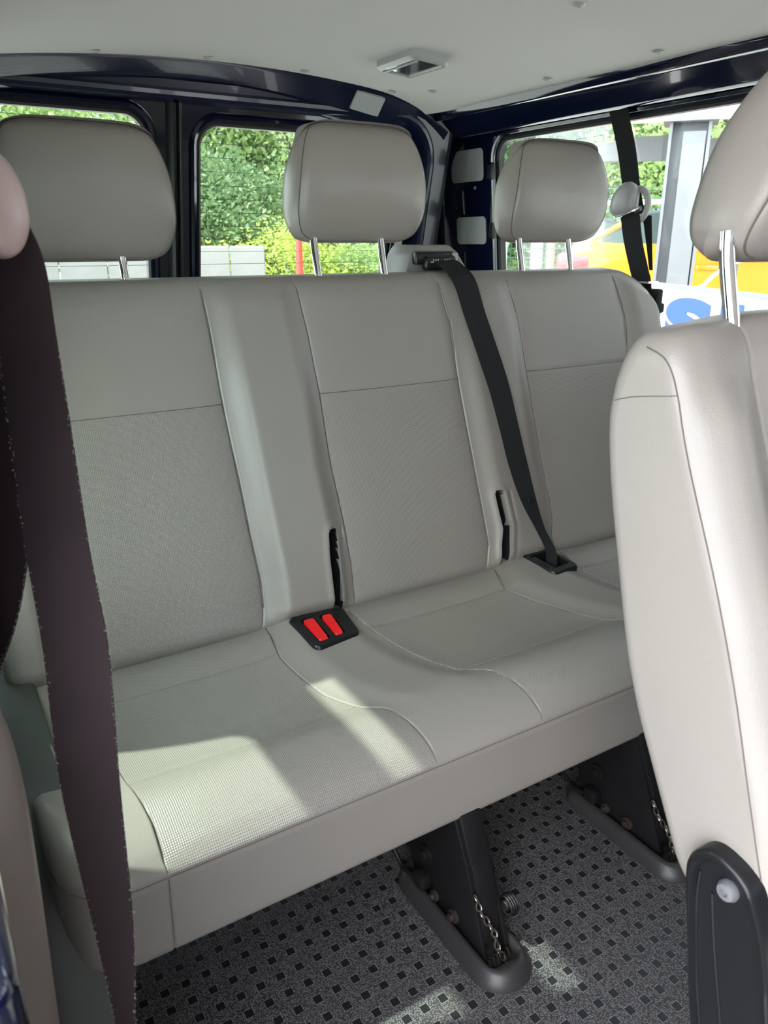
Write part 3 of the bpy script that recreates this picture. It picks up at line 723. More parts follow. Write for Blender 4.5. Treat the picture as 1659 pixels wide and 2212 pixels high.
# headrests
def headrest(parent, cx, cy, z0, z1, hw, lean, post_z, post_sp=.078, depth=.115, px_off=0, mat='vinyl', half=None, py=0, pl=.05):
    H = z1 - z0
    half = half or [(0, 0), (.4, .0), (.68, .006), (.86, .045), (.95, .12), (1.0, .25), (1.0, .40), (.972, .57), (.925, .72), (.86, .85), (.77, .94), (.60, .985), (.35, .998), (0, 1)]
    loop = half + [(-a, b) for a, b in half[-2:0:-1]]
    loop = [(p[0] * hw, p[1] * H) for p in cat2(loop + [loop[0]], 5)[:-1]]
    rot = math.tan(lean)
    def P(x, z, y):
        u = (z / H - .48) * 2; yy = y + (.030 * u * u if y < .01 else (-.040 if u > 0 else -.014) * u * u)
        return (cx + x, cy + yy + (z - H * .4) * rot, z0 + z)
    rings = []
    zc = H * .48
    prf = [(.0, .0, -.056), (.35, .3, -.056), (.7, .62, -.054), (.86, .80, -.051), (.93, .90, -.047), (.962, .945, -.043), (.972, .965, -.0405), (.968, .972, -.039), (.982, .988, -.036), (1.0, 1.0, -.026), (1.015, 1.0, -.005), (1.01, 1.0, .015), (.985, .985, .033), (.93, .93, .044), (.7, .75, .050), (.3, .3, .052), (0, 0, .052)]
    for sx, sz, y in prf: rings.append([P(p[0] * sx, zc + (p[1] - zc) * sz, y * depth / .10) for p in loop])
    V, F = bridge(rings); o = mk('headrest', V, F, mat, parent, angle=75)
    sm_ = [Vector(p) for p in rings[6]]
    V, F = tube([p + Vector((0, -.0005, 0)) for p in sm_], .0011, 6, True); mk('seam', V, F, 'seam', o)
    for s in (-1, 1):
        x = cx + px_off + s * post_sp; yb = cy + (post_z - z0) * .26 - .012 + py
        pth = smooth_path([(x, yb - pl * .24, post_z - pl), (x, yb - .001, post_z), (x, yb + (z0 - post_z) * .24, z0), (x, yb + (z0 - post_z) * .24 + .004, z0 + .03)], 6)
        V, F = tube(pth, .0078, 16); mk('post', V, F, 'chrome', o)
    return o
for cx, dz in ((.302, -.031), (.837, 0), (1.373, 0)): headrest(bench, cx, 1.478, 1.098 + dz, 1.322 + dz, .150, math.radians(-3), 1.036, depth=.102, px_off=-.026)

# belt retractor tower behind the backrest top
V, F = prism([(.952, .98), (.975, 1.075), (.992, 1.094), (1.085, 1.094), (1.105, 1.080), (1.175, .98)], 1.50, 1.60, 'y', .006)
V = [(v[0], v[1] + (v[2] - 1.0) * .15 + (.02 if v[0] < .96 else 0), v[2]) for v in V]
V = [(v[0] + .02, v[1], v[2]) for v in V]
tw = mk('belt_tower', V, F, simple('tower_plastic', (.21, .195, .18), .4), bench)
mb = MB(); mb.add(*box(1.000, 1.105, 1.492, 1.515, 1.052, 1.080, .005)); mb.add(*box(1.018, 1.100, 1.478, 1.505, 1.040, 1.072, .008)); gd = mb.build('belt_guide', 'blackplastic', tw)
mb = MB()
for i, w in enumerate((.006, .002, .002, .002, .007, 0, .002, .002, .002, .004)):
    if w: mb.add(*box(1.028 + i * .0062, 1.028 + i * .0062 + w, 1.4765, 1.479, 1.058 - .002, 1.058 + (.006 if w < .003 else .001)))
mb.build('moulded_mark', 'mark', gd)
mb = MB(); mb.add(*box(1.095, 1.112, 1.488, 1.50, 1.050, 1.078, .004)); mb.build('guide_lip', 'greyplastic', gd)

# legs of the bench, rubber surrounds on the floor
def leg(x):
    t = empty('floor_mount', (x, .8, 0), '', 'seat mount') if False else None
    lg = MB(); side = [(.700, .004), (.722, .062), (.742, .112), (.762, .162), (.800, .236), (.935, .236), (.935, .12), (.915, .05), (.885, .004)]
    lg.add(*prism(side, x - .026, x - .019, 'x', .0015)); lg.add(*prism(side, x + .019, x + .026, 'x', .0015))
    inner = [(.715, .03), (.728, .085), (.742, .135), (.765, .185), (.79, .236), (.93, .236), (.93, .15), (.90, .03)]
    lg.add(*prism(inner, x - .0195, x + .0195, 'x', .004)); lg.add(*prism([(.752, .158), (.790, .240), (.90, .240), (.86, .15)], x - .022, x + .022, 'x', .005))
    L = lg.build('leg', 'blackmetal', bench)
    for (y, z, r, mt) in ((.868, .098, .017, 'blackmetal'), (.783, .036, .012, 'rust'), (.838, .032, .010, 'rust')):
        b = MB(); b.add(*cyl((x - .026, y, z), (-1, 0, 0), r, .006)); b.add(*cyl((x - .032, y, z), (-1, 0, 0), r * .62, .006, 6)); b.build('bolt', mt, L)
    b = MB()
    for k in range(4): b.add(*tube([(x + .030 + k * .0045, .722 + .015 * math.cos(a), .082 + .015 * math.sin(a)) for a in np.linspace(0, 2 * PI, 16, endpoint=False)], .0022, 6, True))
    b.add(*cyl((x + .026, .722, .082), (1, 0, 0), .009, .022)); b.build('coil_spring', 'blackmetal', L)
    b = MB(); p0 = Vector((x - .022, .735, .112)); p1 = Vector((x + .004, .688, .012)); n = 11
    for k in range(n):
        q_ = p0.lerp(p1, k / (n - 1)) + Vector((-.003 * math.sin(k), -.006 * math.sin(PI * k / (n - 1)), -.004 * math.sin(PI * k / (n - 1))))
        b.add(*torus_link(q_, p1 - p0, .015, .0019, (1, 0, 0) if k % 2 else (0, 1, .3)))
    b.build('chain', 'steel', L)
    b = MB(); b.add(*tube(smooth_path([(x - .050, 1.03, .20), (x - .046, .985, .10), (x - .043, .93, .042), (x - .040, .90, .036), (x - .028, .865, .046)], 6), .0042, 8)); b.add(*box(x - .046, x - .022, .855, .885, .030, .060, .006)); b.build('release_lever', 'blackmetal', L)
    return L
for x in (.645, 1.062): leg(x)
mb = MB(); mb.add(*tube([(.2, 1.10, .19), (1.55, 1.10, .19)], .016, 10)); mb.build('cross_tube', 'blackmetal', bench)
for x, w in ((.645, 'under the middle of the bench, nearer the camera'), (1.062, 'under the right half of the bench, partly hidden by the front seat')):
    a = (x - .052, x + .047, .648, .945); inn = (x - .030, x + .030, .678, .925)
    rings = [[(p[0], p[1], z) for p in rr2(*a, .048, o)] for o, z in ((.004, 0), (.004, .003), (.0, .012), (-.006, .022), (-.013, .027))]
    rings += [[(p[0], p[1], z) for p in rr2(*inn, .012, o, 8)] for o, z in ((.004, .026), (.0, .022), (-.001, .002))]
    V, F = bridge(rings); n = len(rings[0]); F.append(tuple((len(rings) - 1) * n + j for j in range(n)))
    tag(mk('floor_surround', V, F, 'rubber', angle=60), 'raised black rubber surround on the floor ' + w, 'seat mount surround', 'rubber floor surrounds')
    mb = MB()
    for k in range(6): mb.add(*tube([(x - .02 + k * .008, .690 + .003 * (k % 2), .004), (x - .016 + k * .007, .700, .010 + .004 * (k % 3)), (x - .022 + k * .008, .712, .005)], .0022, 6))
    mb.build('mount_bracket', 'rust', bench)

# ------------------------------------------------------------------ the second-row seat on the right
fs = empty('front_seat', (1.2, .35, 0), 'close pale grey vinyl front seat cut off by the right edge', 'seat')
FX = .60
fprof = cat2([(0.2753, 0.4630), (0.2778, 0.4918), (0.2852, 0.5247), (0.3008, 0.5904), (0.3329, 0.6726), (0.3600, 0.7490), (0.3962, 0.8288), (0.4274, 0.9077), (0.4504, 0.9644), (0.4619, 0.9973), (0.4784, 1.0178), (0.5014, 1.0227), (0.5244, 1.0162), (0.5400, 0.9890), (0.5474, 0.9488), (0.5458, 0.9110), (0.5359, 0.8534), (0.5195, 0.7877), (0.4923, 0.6866), (0.4685, 0.6233), (0.4447, 0.5748), (0.4110, 0.5082), (0.3929, 0.4753), (0.3699, 0.4573), (0.3205, 0.4490)], 8)
def shape_fs(X, Y, Z, S, N):
    r = .05; e = X - FX; drop = np.where(e < r, r - np.sqrt(np.maximum(0, r * r - (r - e) ** 2)), 0); t = np.clip((Z - .85) / .17, 0, 1)
    Z0 = Z.copy(); Z = Z - .35 * drop * t; Z = Z + t * .010 * sstep(.0, .16, X - FX)
    fr = (N[None, :, 0] < -.1) & (S < .78)
    d = .018 * sstep(0, .04, X - FX) * (1 - sstep(.05, .105, X - FX)) + .010 * sstep(.10, .16, X - FX)
    g = np.exp(-((X - FX - .100) / .0022) ** 2); d = d - .004 * g
    d = d * np.where(fr, 1, 0) * (1 - .7 * sstep(.93, 1.0, Z0))
    Y = Y - .93 * d; Z = Z + .36 * d
    X = X - np.where(e < .002, .0, 0)
    return X, Y, Z
fb = loft('backrest', fprof, xcols(FX, 1.50, .006, .018, [(FX + .085, FX + .115, .002)]), shape_fs, ['vinyl', 'woven'], lambda c, s: np.where((c[:, 0] > FX + .10) & (c[:, 1] < .43) & (c[:, 2] < .88) & (s < .62), 1, 0), fs, .018, .006)
# seams round the side panel
def onside(pts, off=.0008): return [(FX - off, y, z) for y, z in pts]
bpy.context.view_layer.update()
def side_seam(pts, nm, r_):
    P = []
    for y, z in pts:
        ok, loc, nn, fi = fb.ray_cast(Vector((.45, y, z)), Vector((1, 0, 0)))
        if ok: P.append(loc + nn * .0001)
    V, F = tube(P, r_, 6); mk(nm, V, F, 'seam', fb)
side_seam([(y + .007, z - .001) for y, z in cat2([(0.2795, 0.4918), (0.3008, 0.5575), (0.3189, 0.6126), (0.3658, 0.7490), (0.4332, 0.9077), (0.4545, 0.9644), (0.4644, 0.9866), (0.4767, 0.9997), (0.4973, 1.0063)], 8)], 'front_seam', .0008)
side_seam(cat2([(0.5359, 0.9488), (0.5096, 0.9570), (0.4619, 0.9652)], 6), 'cross_seam', .0006)
headrest(fs, .845, .500, 1.080, 1.290, .150, math.radians(-12), 1.020, .105, .11, px_off=-.040, py=.012, pl=.025, half=[(0, 0), (.5, .0), (.74, .006), (.88, .035), (.965, .09), (1.0, .18), (.985, .30), (.95, .45), (.89, .62), (.80, .80), (.70, .92), (.55, .985), (.35, .998), (0, 1)])
# cushion of the front seat
cp = cat2([(.30, .27), (.31, .38), (.28, .42), (.2, .41), (.0, .415), (-.06, .40), (-.085, .36), (-.08, .26), (.0, .24), (.27, .24)], 8)
def shape_plain(X, Y, Z, S, N): return X, Y, Z
loft('seat_cushion', cp, xcols(.66, 1.48, .02, .03), shape_plain, ['vinyl', 'woven'], lambda c, s: np.where((c[:, 0] > .9) & (c[:, 0] < 1.55) & (c[:, 2] > .4), 1, 0), fs, .03, .01)
for x in (.85, 1.32):
    V, F = prism([(-.02, 0), (.02, .24), (.32, .26), (.22, 0)], x - .025, x + .025, 'x', .004); mk('leg', V, F, 'blackmetal', fs)
# black bracket with bolt
bo = cat2([(.3647, .495), (.3655, .5124), (.3610, .526), (.3504, .5387), (.3376, .5437), (.3202, .5415), (.3059, .536), (.2955, .526), (.2834, .5025), (.2722, .4735), (.2547, .4025), (.2372, .3057), (.24, .22), (.30, .215), (.3304, .3168), (.3488, .4042)], 6)[:-1]
def mpK(y, z, d): return (FX - .004 - d, y, z)
cy_, cz_ = .305, .40
def ins(P, k): return [(cy_ + (p[0] - cy_) * (1 - k / .07), cz_ + (p[1] - cz_) * (1 - k / .13)) for p in P]
rings = [[mpK(p[0], p[1], d) for p in ins(bo, k)] for k, d in ((0, -.006), (0, .010), (.0015, .014), (.004, .016), (.007, .016), (.009, .013), (.0115, .006))]
V, F = bridge(rings); n = len(bo); F.append(tuple((len(rings) - 1) * n + j for j in range(n))); kb = mk('hinge_bracket', V, F, 'blackplastic', fs, angle=50); kb['label'] = 'glossy black hinge bracket cover'
mb = MB(); mb.add(*cyl((FX - .010, .3210, .508), (-1, 0, 0), .0105, .012, 28, [(.0105, 0), (.0112, .004), (.0085, .009), (.004, .0098), (.0035, .006)])); mb.build('bolt', 'galv', kb)
mb = MB(); mb.add(*tube(smooth_path([(FX - .0105, *q_) for q_ in [(.353, .505), (.3515, .47), (.342, .40), (.322, .31)]], 5), .0022, 6)); mb.add(*tube(smooth_path([(FX - .0105, *q_) for q_ in [(.337, .490), (.327, .44), (.315, .39), (.297, .32)]], 5), .002, 6)); mb.build('bracket_rib', 'blackplastic', kb)

# ------------------------------------------------------------------ belts
# middle belt lying down the backrest
mbelt = empty('seat_belt', (1.05, 1.48, 1.05), 'black seat belt running diagonally down the backrest from the tower into the seat slot', 'seat belt')
def bkp(x, z, off=.012): return (x, 1.25 + (z - .395) * .264 - off, z)
Lp = [(1.034, 1.476, 1.058), (1.030, 1.445, 1.052), bkp(1.028, 1.015, .024), bkp(1.041, .95, .030), bkp(1.058, .87, .038), bkp(1.078, .785, .042), bkp(1.094, .70, .042), bkp(1.107, .625, .042), bkp(1.130, .545, .042), bkp(1.163, .475, .044), (1.184, 1.215, .425), (1.180, 1.205, .385)]
Rp = [(1.088, 1.476, 1.062), (1.083, 1.445, 1.056), bkp(1.085, 1.025, .024), bkp(1.098, .955, .030), bkp(1.114, .88, .038), bkp(1.132, .80, .042), bkp(1.146, .71, .042), bkp(1.158, .635, .042), bkp(1.173, .545, .042), bkp(1.188, .475, .044), (1.203, 1.200, .425), (1.200, 1.190, .385)]
strap('webbing', Lp, Rp, .0022, 'strap', mbelt)
mb = MB(); mb.add(*cyl(bkp(1.153, .545, .044), (0, -.967, .255), .0068, .003, 20, [(.0068, 0), (.0068, .002), (.0055, .003), (.005, .0015)])); mb.build('stop_button', 'blackplastic', mbelt)
# right window belt
rb = empty('seat_belt', (1.70, 1.6, 1.47), 'black seat belt hanging by the right side window with a grey guide', 'seat belt')
def q3(x, y, z): return (x, y, z)
strap('upper_webbing', [(1.690, 1.640, 1.474), (1.693, 1.620, 1.420), (1.70, 1.588, 1.33), (1.703, 1.560, 1.235), (1.705, 1.54, 1.17)], [(1.690, 1.562, 1.466), (1.693, 1.555, 1.412), (1.70, 1.528, 1.33), (1.703, 1.502, 1.235), (1.705, 1.48, 1.17)], .003, 'strap', rb)
V, F = box(1.680, 1.705, 1.566, 1.644, 1.425, 1.478, .009, 3); mk('anchor_cap', [(v[0] + .012 * (1.44 - v[2]) / .04 * .2, v[1], v[2]) for v in V], F, 'blackplastic', rb)
strap('lower_webbing', [(1.672, 1.530, 1.168), (1.675, 1.512, 1.10), (1.684, 1.490, 1.03), (1.688, 1.480, .995), (1.690, 1.452, .87), (1.692, 1.44, .80)], [(1.672, 1.470, 1.172), (1.675, 1.452, 1.10), (1.684, 1.430, 1.03), (1.688, 1.420, .995), (1.690, 1.395, .87), (1.692, 1.38, .80)], .004, 'strap', rb)
strap('side_webbing', [(1.694, 1.475, 1.165), (1.697, 1.455, 1.09), (1.70, 1.440, 1.03)], [(1.697, 1.450, 1.165), (1.70, 1.440, 1.09), (1.703, 1.432, 1.03)], .003, 'strap', rb)
# guide: rounded cover shell plus ring
outl = cat2([(1.545, 1.185), (1.538, 1.215), (1.515, 1.240), (1.490, 1.245), (1.468, 1.228), (1.466, 1.200), (1.470, 1.178), (1.50, 1.168), (1.535, 1.165), (1.545, 1.185)], 5)[:-1]
outl = [(p[0] + .012, p[1]) for p in outl]
V, F = rounded_cap(outl, [(1, 1, 0), (1.04, 1.04, .008), (1.0, 1.0, .018), (.85, .86, .026), (.5, .55, .030), (.1, .1, .031)], lambda y, z, d: (1.676 - d, y, z)); gdo = mk('belt_guide', V, F, 'greyplastic', rb, angle=60)
V, F = tube([(1.682, 1.488 + .036 * math.cos(a), 1.190 + .040 * math.sin(a)) for a in np.linspace(-1.9, 1.9, 22)], .0085, 10); V = [(v[0], 2 * 1.488 - v[1], v[2]) for v in V]; mk('guide_ring', V, F, 'greyplastic', gdo)
V, F = tube([(1.667, 1.540, 1.165), (1.664, 1.50, 1.172), (1.668, 1.462, 1.182)], .006, 10); mk('guide_bar', V, F, 'chrome', gdo)
V, F = box(1.660, 1.700, 1.405, 1.495, .998, 1.004, .002); mk('latch_tongue', V, F, 'chrome', rb)
mb = MB(); mb.add(*box(1.676, 1.700, 1.385, 1.490, .80, .985, .006)); mb.add(*box(1.672, 1.704, 1.380, 1.470, .925, .95, .005)); mb.build('belt_sleeve', 'strap', rb)
# left foreground belt
lb = empty('seat_belt', (.08, .64, 1.12), 'close brownish black seat belt hanging in two strands down the left edge', 'seat belt')
Rr = [(.090, .672, 1.125), (.103, .676, 1.087), (.102, .660, 1.03), (.099, .632, .971), (.095, .597, .875), (.094, .565, .801), (.083, .530, .699), (.073, .494, .597), (.061, .471, .524), (.055, .46, .45)]
Ll = [(.055, .700, 1.125), (.062, .702, 1.087), (.062, .690, 1.03), (.059, .668, .971), (.053, .628, .875), (.0505, .592, .801), (.044, .556, .699), (.047, .517, .597), (.049, .485, .524), (.048, .47, .45)]
s1 = strap('front_webbing', Ll, Rr, .0022, 'brownstrap', lb)
RS = [(0.088, 0.72, 1.108), (0.084, 0.712, 1.083), (0.078, 0.688, 1.016), (0.073, 0.664, 0.95), (0.069, 0.652, 0.914), (0.055, 0.639, 0.861), (0.038, 0.629, 0.812), (0.019, 0.624, 0.773), (0.007, 0.619, 0.742)]
f1 = strap('rear_webbing', [(0.079, 0.738, 1.108), (0.065, 0.737, 1.083), (0.049, 0.718, 1.015), (0.038, 0.697, 0.947), (0.033, 0.685, 0.911), (0.023, 0.669, 0.858), (0.011, 0.656, 0.808), (0.001, 0.646, 0.768), (-0.009, 0.639, 0.736)], RS, .0022, 'brownstrap', lb)
mb = MB(); L2 = smooth_path(Ll, 14); R2 = smooth_path(Rr, 14); X2 = smooth_path(RS, 14)
for pth in (L2[20:], R2[30:], X2):
    for p in pth:
        for _ in range(3):
            a = p + Vector((random.uniform(-.0008, .0008), -.0012, random.uniform(-.004, .004))); mb.add(*tube([a, a + Vector((random.uniform(-.0015, .0015), random.uniform(-.001, 0), random.uniform(-.002, .002)))], .00016, 3))
mb.build('frayed_edge', 'fluff', lb)
gl_ = cat2([(.052, 1.088), (.064, 1.082), (.076, 1.086), (.084, 1.099), (.0865, 1.115), (.084, 1.134), (.075, 1.151), (.060, 1.160), (.040, 1.162), (.030, 1.14), (.035, 1.11), (.052, 1.088)], 5)[:-1]
V, F = rounded_cap(gl_, [(.6, .7, .02), (.9, .93, .012), (1, 1, 0), (.97, .98, -.010), (.85, .9, -.018), (.5, .6, -.022), (.1, .1, -.023)], lambda x, z, d: (x + .008, .66 + d, z + .006)); g2 = mk('belt_guide', V, F, simple('pinkish_plastic', (.36, .27, .25), .3), lb, angle=80); g2['label'] = 'smooth pinkish grey plastic guide cover'

# ------------------------------------------------------------------ outside
GZ = -.40
mb = MB(); mb.add(*box(-60, 80, -60, 90, GZ - .3, GZ)); struct(mb.build('ground', 'asphalt', smooth=False))
for (x0, x1, y0, y1) in ((3.0, 13, 12.5, 17.0), (7.6, 15, 9.2, 12.2)):
    pass
V, F = prism([(.5, 13.2), (7.2, 12.0), (12.0, 13.5), (14, 30), (-4, 30)], GZ - .05, GZ + .09, 'z'); struct(mk('ground_verge', V, F, 'grass', smooth=False))
V, F = prism([(9.0, 12.0), (9.7, 9.9), (20, 4), (30, 12), (14, 16)], GZ - .05, GZ + .10, 'z'); struct(mk('ground_verge_side', V, F, 'grass', smooth=False))

def leaf_mesh(name, n, R, leaf, seed, ncl=70, crad=.22):
    r = np.random.default_rng(seed); d = r.normal(size=(ncl, 3)); d /= np.linalg.norm(d, axis=1)[:, None]
    c = d * (r.uniform(.25, 1, ncl) ** .5)[:, None] * .85
    k = r.integers(0, ncl, n); p = c[k] + r.normal(size=(n, 3)) * crad * .6
    p *= np.array(R); a = r.normal(size=(n, 3)); a /= np.linalg.norm(a, axis=1)[:, None]
    b = np.cross(a, r.normal(size=(n, 3))); b /= np.linalg.norm(b, axis=1)[:, None]; s = leaf * r.uniform(.5, 1.2, n)[:, None]
    V = np.stack([p - a * s, p + b * s * .5, p + a * s, p - b * s * .5], 1).reshape(-1, 3)
    F = np.arange(4 * n).reshape(-1, 4); me = bpy.data.meshes.new(name); me.from_pydata(V.tolist(), [], F.tolist()); me.update(); return me
lm = [leaf_mesh('foliage', 15000, (1, 1, 1), .034, 3), leaf_mesh('foliage', 15000, (1, 1, 1), .032, 5, 50, .26)]
def tree(x, y, rad, hz, zc, mat, label, rz, which=0, group='trees beyond the road', nm='tree', cat='tree'):
    t = empty(nm, (x, y, GZ), label, cat, group)
    me = lm[which].copy(); f = link('foliage', me, mat, t, smooth=False); f.location = (x, y, zc); f.scale = (rad, rad, hz); f.rotation_euler.z = rz
    mb = MB()
    mb.add(*tube(smooth_path([(x, y, GZ - .05), (x + .08, y, (zc - GZ) * .4 + GZ), (x - .05, y + .05, zc)], 4), [.05 * rad + .03 - .0012 * i for i in range(9)], 10))
    for k in range(5):
        a = k * 1.3 + rz; mb.add(*tube([(x, y, zc - hz * .5), (x + math.cos(a) * rad * .3, y + math.sin(a) * rad * .3, zc - hz * .1), (x + math.cos(a) * rad * .55, y + math.sin(a) * rad * .55, zc + hz * .3)], [.07, .045, .02], 6))
    mb.build('trunk', 'bark', t)
T = [(1.2, 19.8, 3.0, 3.6, 2.6, 'leaf_a', 'leafy green tree behind the leftmost headrest', .3, 0),
     (5.4, 19.6, 2.9, 3.9, 3.0, 'leaf_a', 'bright green tree filling the left part of the right rear window', 1.9, 1),
     (7.3, 21.0, 2.6, 3.2, 3.2, 'leaf_b', 'dark tree behind the bright green one in the right rear window', 2.9, 0),
     (9.8, 18.9, 2.9, 3.5, 3.0, 'leaf_a', 'green tree partly behind the middle headrest', .9, 1),
     (12.6, 17.6, 2.6, 3.2, 2.8, 'leaf_b', 'dark green tree hidden mostly behind the middle headrest', 4.9, 0),
     (5.9, 16.6, 1.9, 1.9, 1.3, 'leaf_b', 'dark rounded tree low in the rear window above the concrete blocks', 4.0, 0)]
for a in T: tree(*a)
tree(6.3, 14.2, 1.6, 1.15, .45, 'leaf_c', 'sunlit yellow green bush beside the middle headrest', 1.1, 1, 'bushes on the verge', 'bush', 'bush')
tree(8.0, 14.2, 1.5, .9, .3, 'leaf_a', 'low green bush behind the red post', 2.1, 0, 'bushes on the verge', 'bush', 'bush')
tree(9.9, 14.9, 1.6, .9, .35, 'leaf_a', 'low green bush above the grey car', 3.1, 1, 'bushes on the verge', 'bush', 'bush')
TS = [(13.2, 14.0, 2.6, 2.7, 2.1, 'leaf_b', 'dark tree behind the right rear headrest in the side window', .2, 0),
      (14.2, 11.2, 2.6, 2.7, 2.0, 'leaf_a', 'bright green tree left of the galvanised post in the side window', 1.2, 1),
      (16.3, 12.4, 2.9, 3.6, 2.6, 'leaf_b', 'tall dark tree far behind the side window fence', 2.2, 0),
      (14.8, 9.0, 2.5, 2.6, 1.9, 'leaf_a', 'yellow green tree between the galvanised post and the front headrest', 3.2, 1),
      (16.0, 6.4, 2.8, 3.2, 2.2, 'leaf_b', 'dark tree behind the front seat headrest', 4.2, 0)]
for a in TS: tree(*a, group='trees in the side window')
tree(11.6, 13.8, .9, .7, .1, 'leaf_c', 'low yellow flowered weeds behind the white and brown posts', 2.5, 0, 'bushes on the verge', 'bush', 'bush')

# concrete barrier blocks
ex = [(.62, 9.99), (1.16, 9.93), (1.66, 9.86), (2.18, 9.76), (2.71, 9.62), (3.14, 9.49), (3.54, 9.35), (3.93, 9.19)]
names = ['at the far left edge behind the belt', 'second from the left edge', 'under the left part of the first headrest', 'under the right post of the first headrest', 'behind the strip between the rear doors', 'at the left edge of the right rear window', 'at the right end of the row in the right rear window']
for i in range(7):
    a, b = Vector(ex[i]), Vector(ex[i + 1]); d = (b - a).normalized(); L = (b - a).length; ang = math.atan2(d.y, d.x)
    pf = [(-.30, 0), (.30, 0), (.26, .12), (.10, .5), (.08, 1.44), (.06, 1.455), (-.06, 1.455), (-.08, 1.44), (-.10, .5), (-.26, .12)]
    V, F = prism(pf, .006, L - .006, 'x', .008, 1); o = mk('concrete_block', V, F, 'concrete', angle=30); o.location = (a.x, a.y, GZ); o.rotation_euler.z = ang
    tag(o, 'pale concrete barrier block ' + names[i], 'barrier', 'concrete barrier blocks')
V, F = cyl((6.03, 12.63, GZ), (0, 0, 1), .06, 1.55, 16); tag(mk('bollard', V, F, 'redpost'), 'red post standing on the verge under the middle headrest', 'post')

def car(x, y, rz, label, body, roofm, L=4.1, Wd=1.75, H_=1.62, bh=1.0):
    t = empty('car', (x, y, GZ), label, 'car')
    R_ = Matrix.Translation((x, y, GZ)) @ Matrix.Rotation(rz, 4, 'Z')
    X = lambda V: [R_ @ Vector(v) for v in V]
    # x = 0 is the rear bumper, +x to the front, y across
    side = cat2([(.05, .30), (.0, .45), (.03, .62), (.10, .80), (.16, bh - .03), (.5, bh), (1.4, bh - .02), (2.6, bh - .06), (3.1, bh - .10), (3.7, bh - .22), (4.0, bh - .40), (4.08, .45), (4.02, .28)], 4)
    side = [(p[0] * L / 4.1, p[1]) for p in side]
    arch = []
    for cx in (3.25, .78):
        cx *= L / 4.1; arch += [(cx + .36 * math.cos(a), .30 + .36 * math.sin(a)) for a in np.linspace(0, PI, 12)]
    poly = side + arch
    m = MB(); secs = [(-Wd / 2, .94), (-Wd / 2 + .05, 1), (Wd / 2 - .05, 1), (Wd / 2, .94)]
    rings = [X([(L / 2 + (p[0] - L / 2) * (.985 if k in (0, 3) else 1), yy, .35 + (p[1] - .35) * sc) for p in poly]) for k, (yy, sc) in enumerate(secs)]
    V, F = bridge(rings); n = len(poly); F.append(tuple(range(n - 1, -1, -1))); F.append(tuple(3 * n + j for j in range(n))); b = mk('body', V, F, body, t, angle=35)
    gh = cat2([(.14, bh - .05), (.26, bh + .18), (.50, H_ - .12), (.72, H_ - .04)], 4) + cat2([(1.4, H_), (2.1, H_ - .05)], 4) + cat2([(2.45, H_ - .16), (2.9, bh + .12), (3.15, bh - .10)], 4)
    gh = [(p[0] * L / 4.1, p[1]) for p in gh]
    def yw(z): return (Wd / 2 - .06) - .16 * max(0, (z - bh)) / (H_ - bh)
    rings = [X([(p[0], s * yw(p[1]), p[1]) for p in gh]) for s in (-1, 1)]; V, F = bridge(rings); n = len(gh); F.append(tuple(range(n - 1, -1, -1))); F.append(tuple(n + j for j in range(n))); mk('cabin_glass', V, F, 'carglass', t, angle=30)
    for s in (-1, 1):
        for (xa, xb, w, mt) in ((.22, .62, .05, body), (1.35, 1.35, .04, roofm), (2.35, 3.05, .04, body)):
            za, zb = (bh - .03, H_ - .06) if xa < 1 else (bh - .03, H_ - .02)
            if xa > 2: za, zb = H_ - .10, bh - .02
            V, F = tube(X([(xa * L / 4.1, s * (yw(za) + .004), za), (xb * L / 4.1, s * (yw(zb) + .004), zb)]), w / 2, 6); mk('window_pillar', V, F, mt, t)
        V, F = tube(X([(.55, s * (yw(H_) + .01), H_ - .10), (1.4, s * (yw(H_) + .0), H_ - .03), (2.2, s * (yw(H_)), H_ - .09)]), .02, 8); mk('roof_rail', V, F, 'silver', t)
    rf = [p for p in gh if p[1] > H_ - .13]; rings = [X([(p[0], yy, p[1] + dz) for p in rf]) for yy, dz in ((-Wd / 2 + .20, .0), (-Wd / 2 + .26, .025), (Wd / 2 - .26, .025), (Wd / 2 - .20, .0))]
    V = [p for r_ in rings for p in r_]; n = len(rf); F = [(i * n + j, i * n + j + 1, (i + 1) * n + j + 1, (i + 1) * n + j) for i in range(3) for j in range(n - 1)]; mk('roof', V, F, roofm, t)
    for cx in (3.25, .78):
        for s in (-1, 1):
            c = (cx * L / 4.1, s * (Wd / 2 - .22), .32)
            V, F = cyl(c, (0, s, 0), .32, .2, 28, [(.24, 0), (.32, .02), (.32, .18), (.28, .2), (.21, .2), (.20, .17)]); w = mk('wheel', X(V), F, 'tyre', t)
            V, F = cyl((c[0], c[1] + s * .17, .32), (0, s, 0), .2, .015, 20); mk('hubcap', X(V), F, 'silver', w)
    for s in (-1, 1):
        V, F = box(.035, .34, s * (Wd / 2 - .14) - .145, s * (Wd / 2 - .14) + .145, bh - .27, bh - .07, .05, 3); mk('tail_light', X(V), F, 'taillight', t)
        for dx in (1.15, 2.15): V, F = box(dx, dx + .18, s * (Wd / 2 + .01) - .015, s * (Wd / 2 + .01) + .015, bh - .20, bh - .165, .01); mk('door_handle', X(V), F, body, t)
        for dx in (1.02, 2.0, 2.95): V, F = box(dx, dx + .008, s * Wd / 2 - .003, s * Wd / 2 + .002, .40, bh - .08); mk('door_gap', X(V), F, 'gasket_and_shade', t)
        V, F = box(2.72, 2.9, s * (Wd / 2 + .07) - .08, s * (Wd / 2 + .07) + .08, bh + .02, bh + .15, .03); mk('wing_mirror', X(V), F, body, t)
    V, F = box(-.02, .15, -Wd / 2 + .12, Wd / 2 - .12, .34, .56, .05); mk('rear_bumper', X(V), F, 'blackplastic' if body == 'orange' else body, t)
    return t
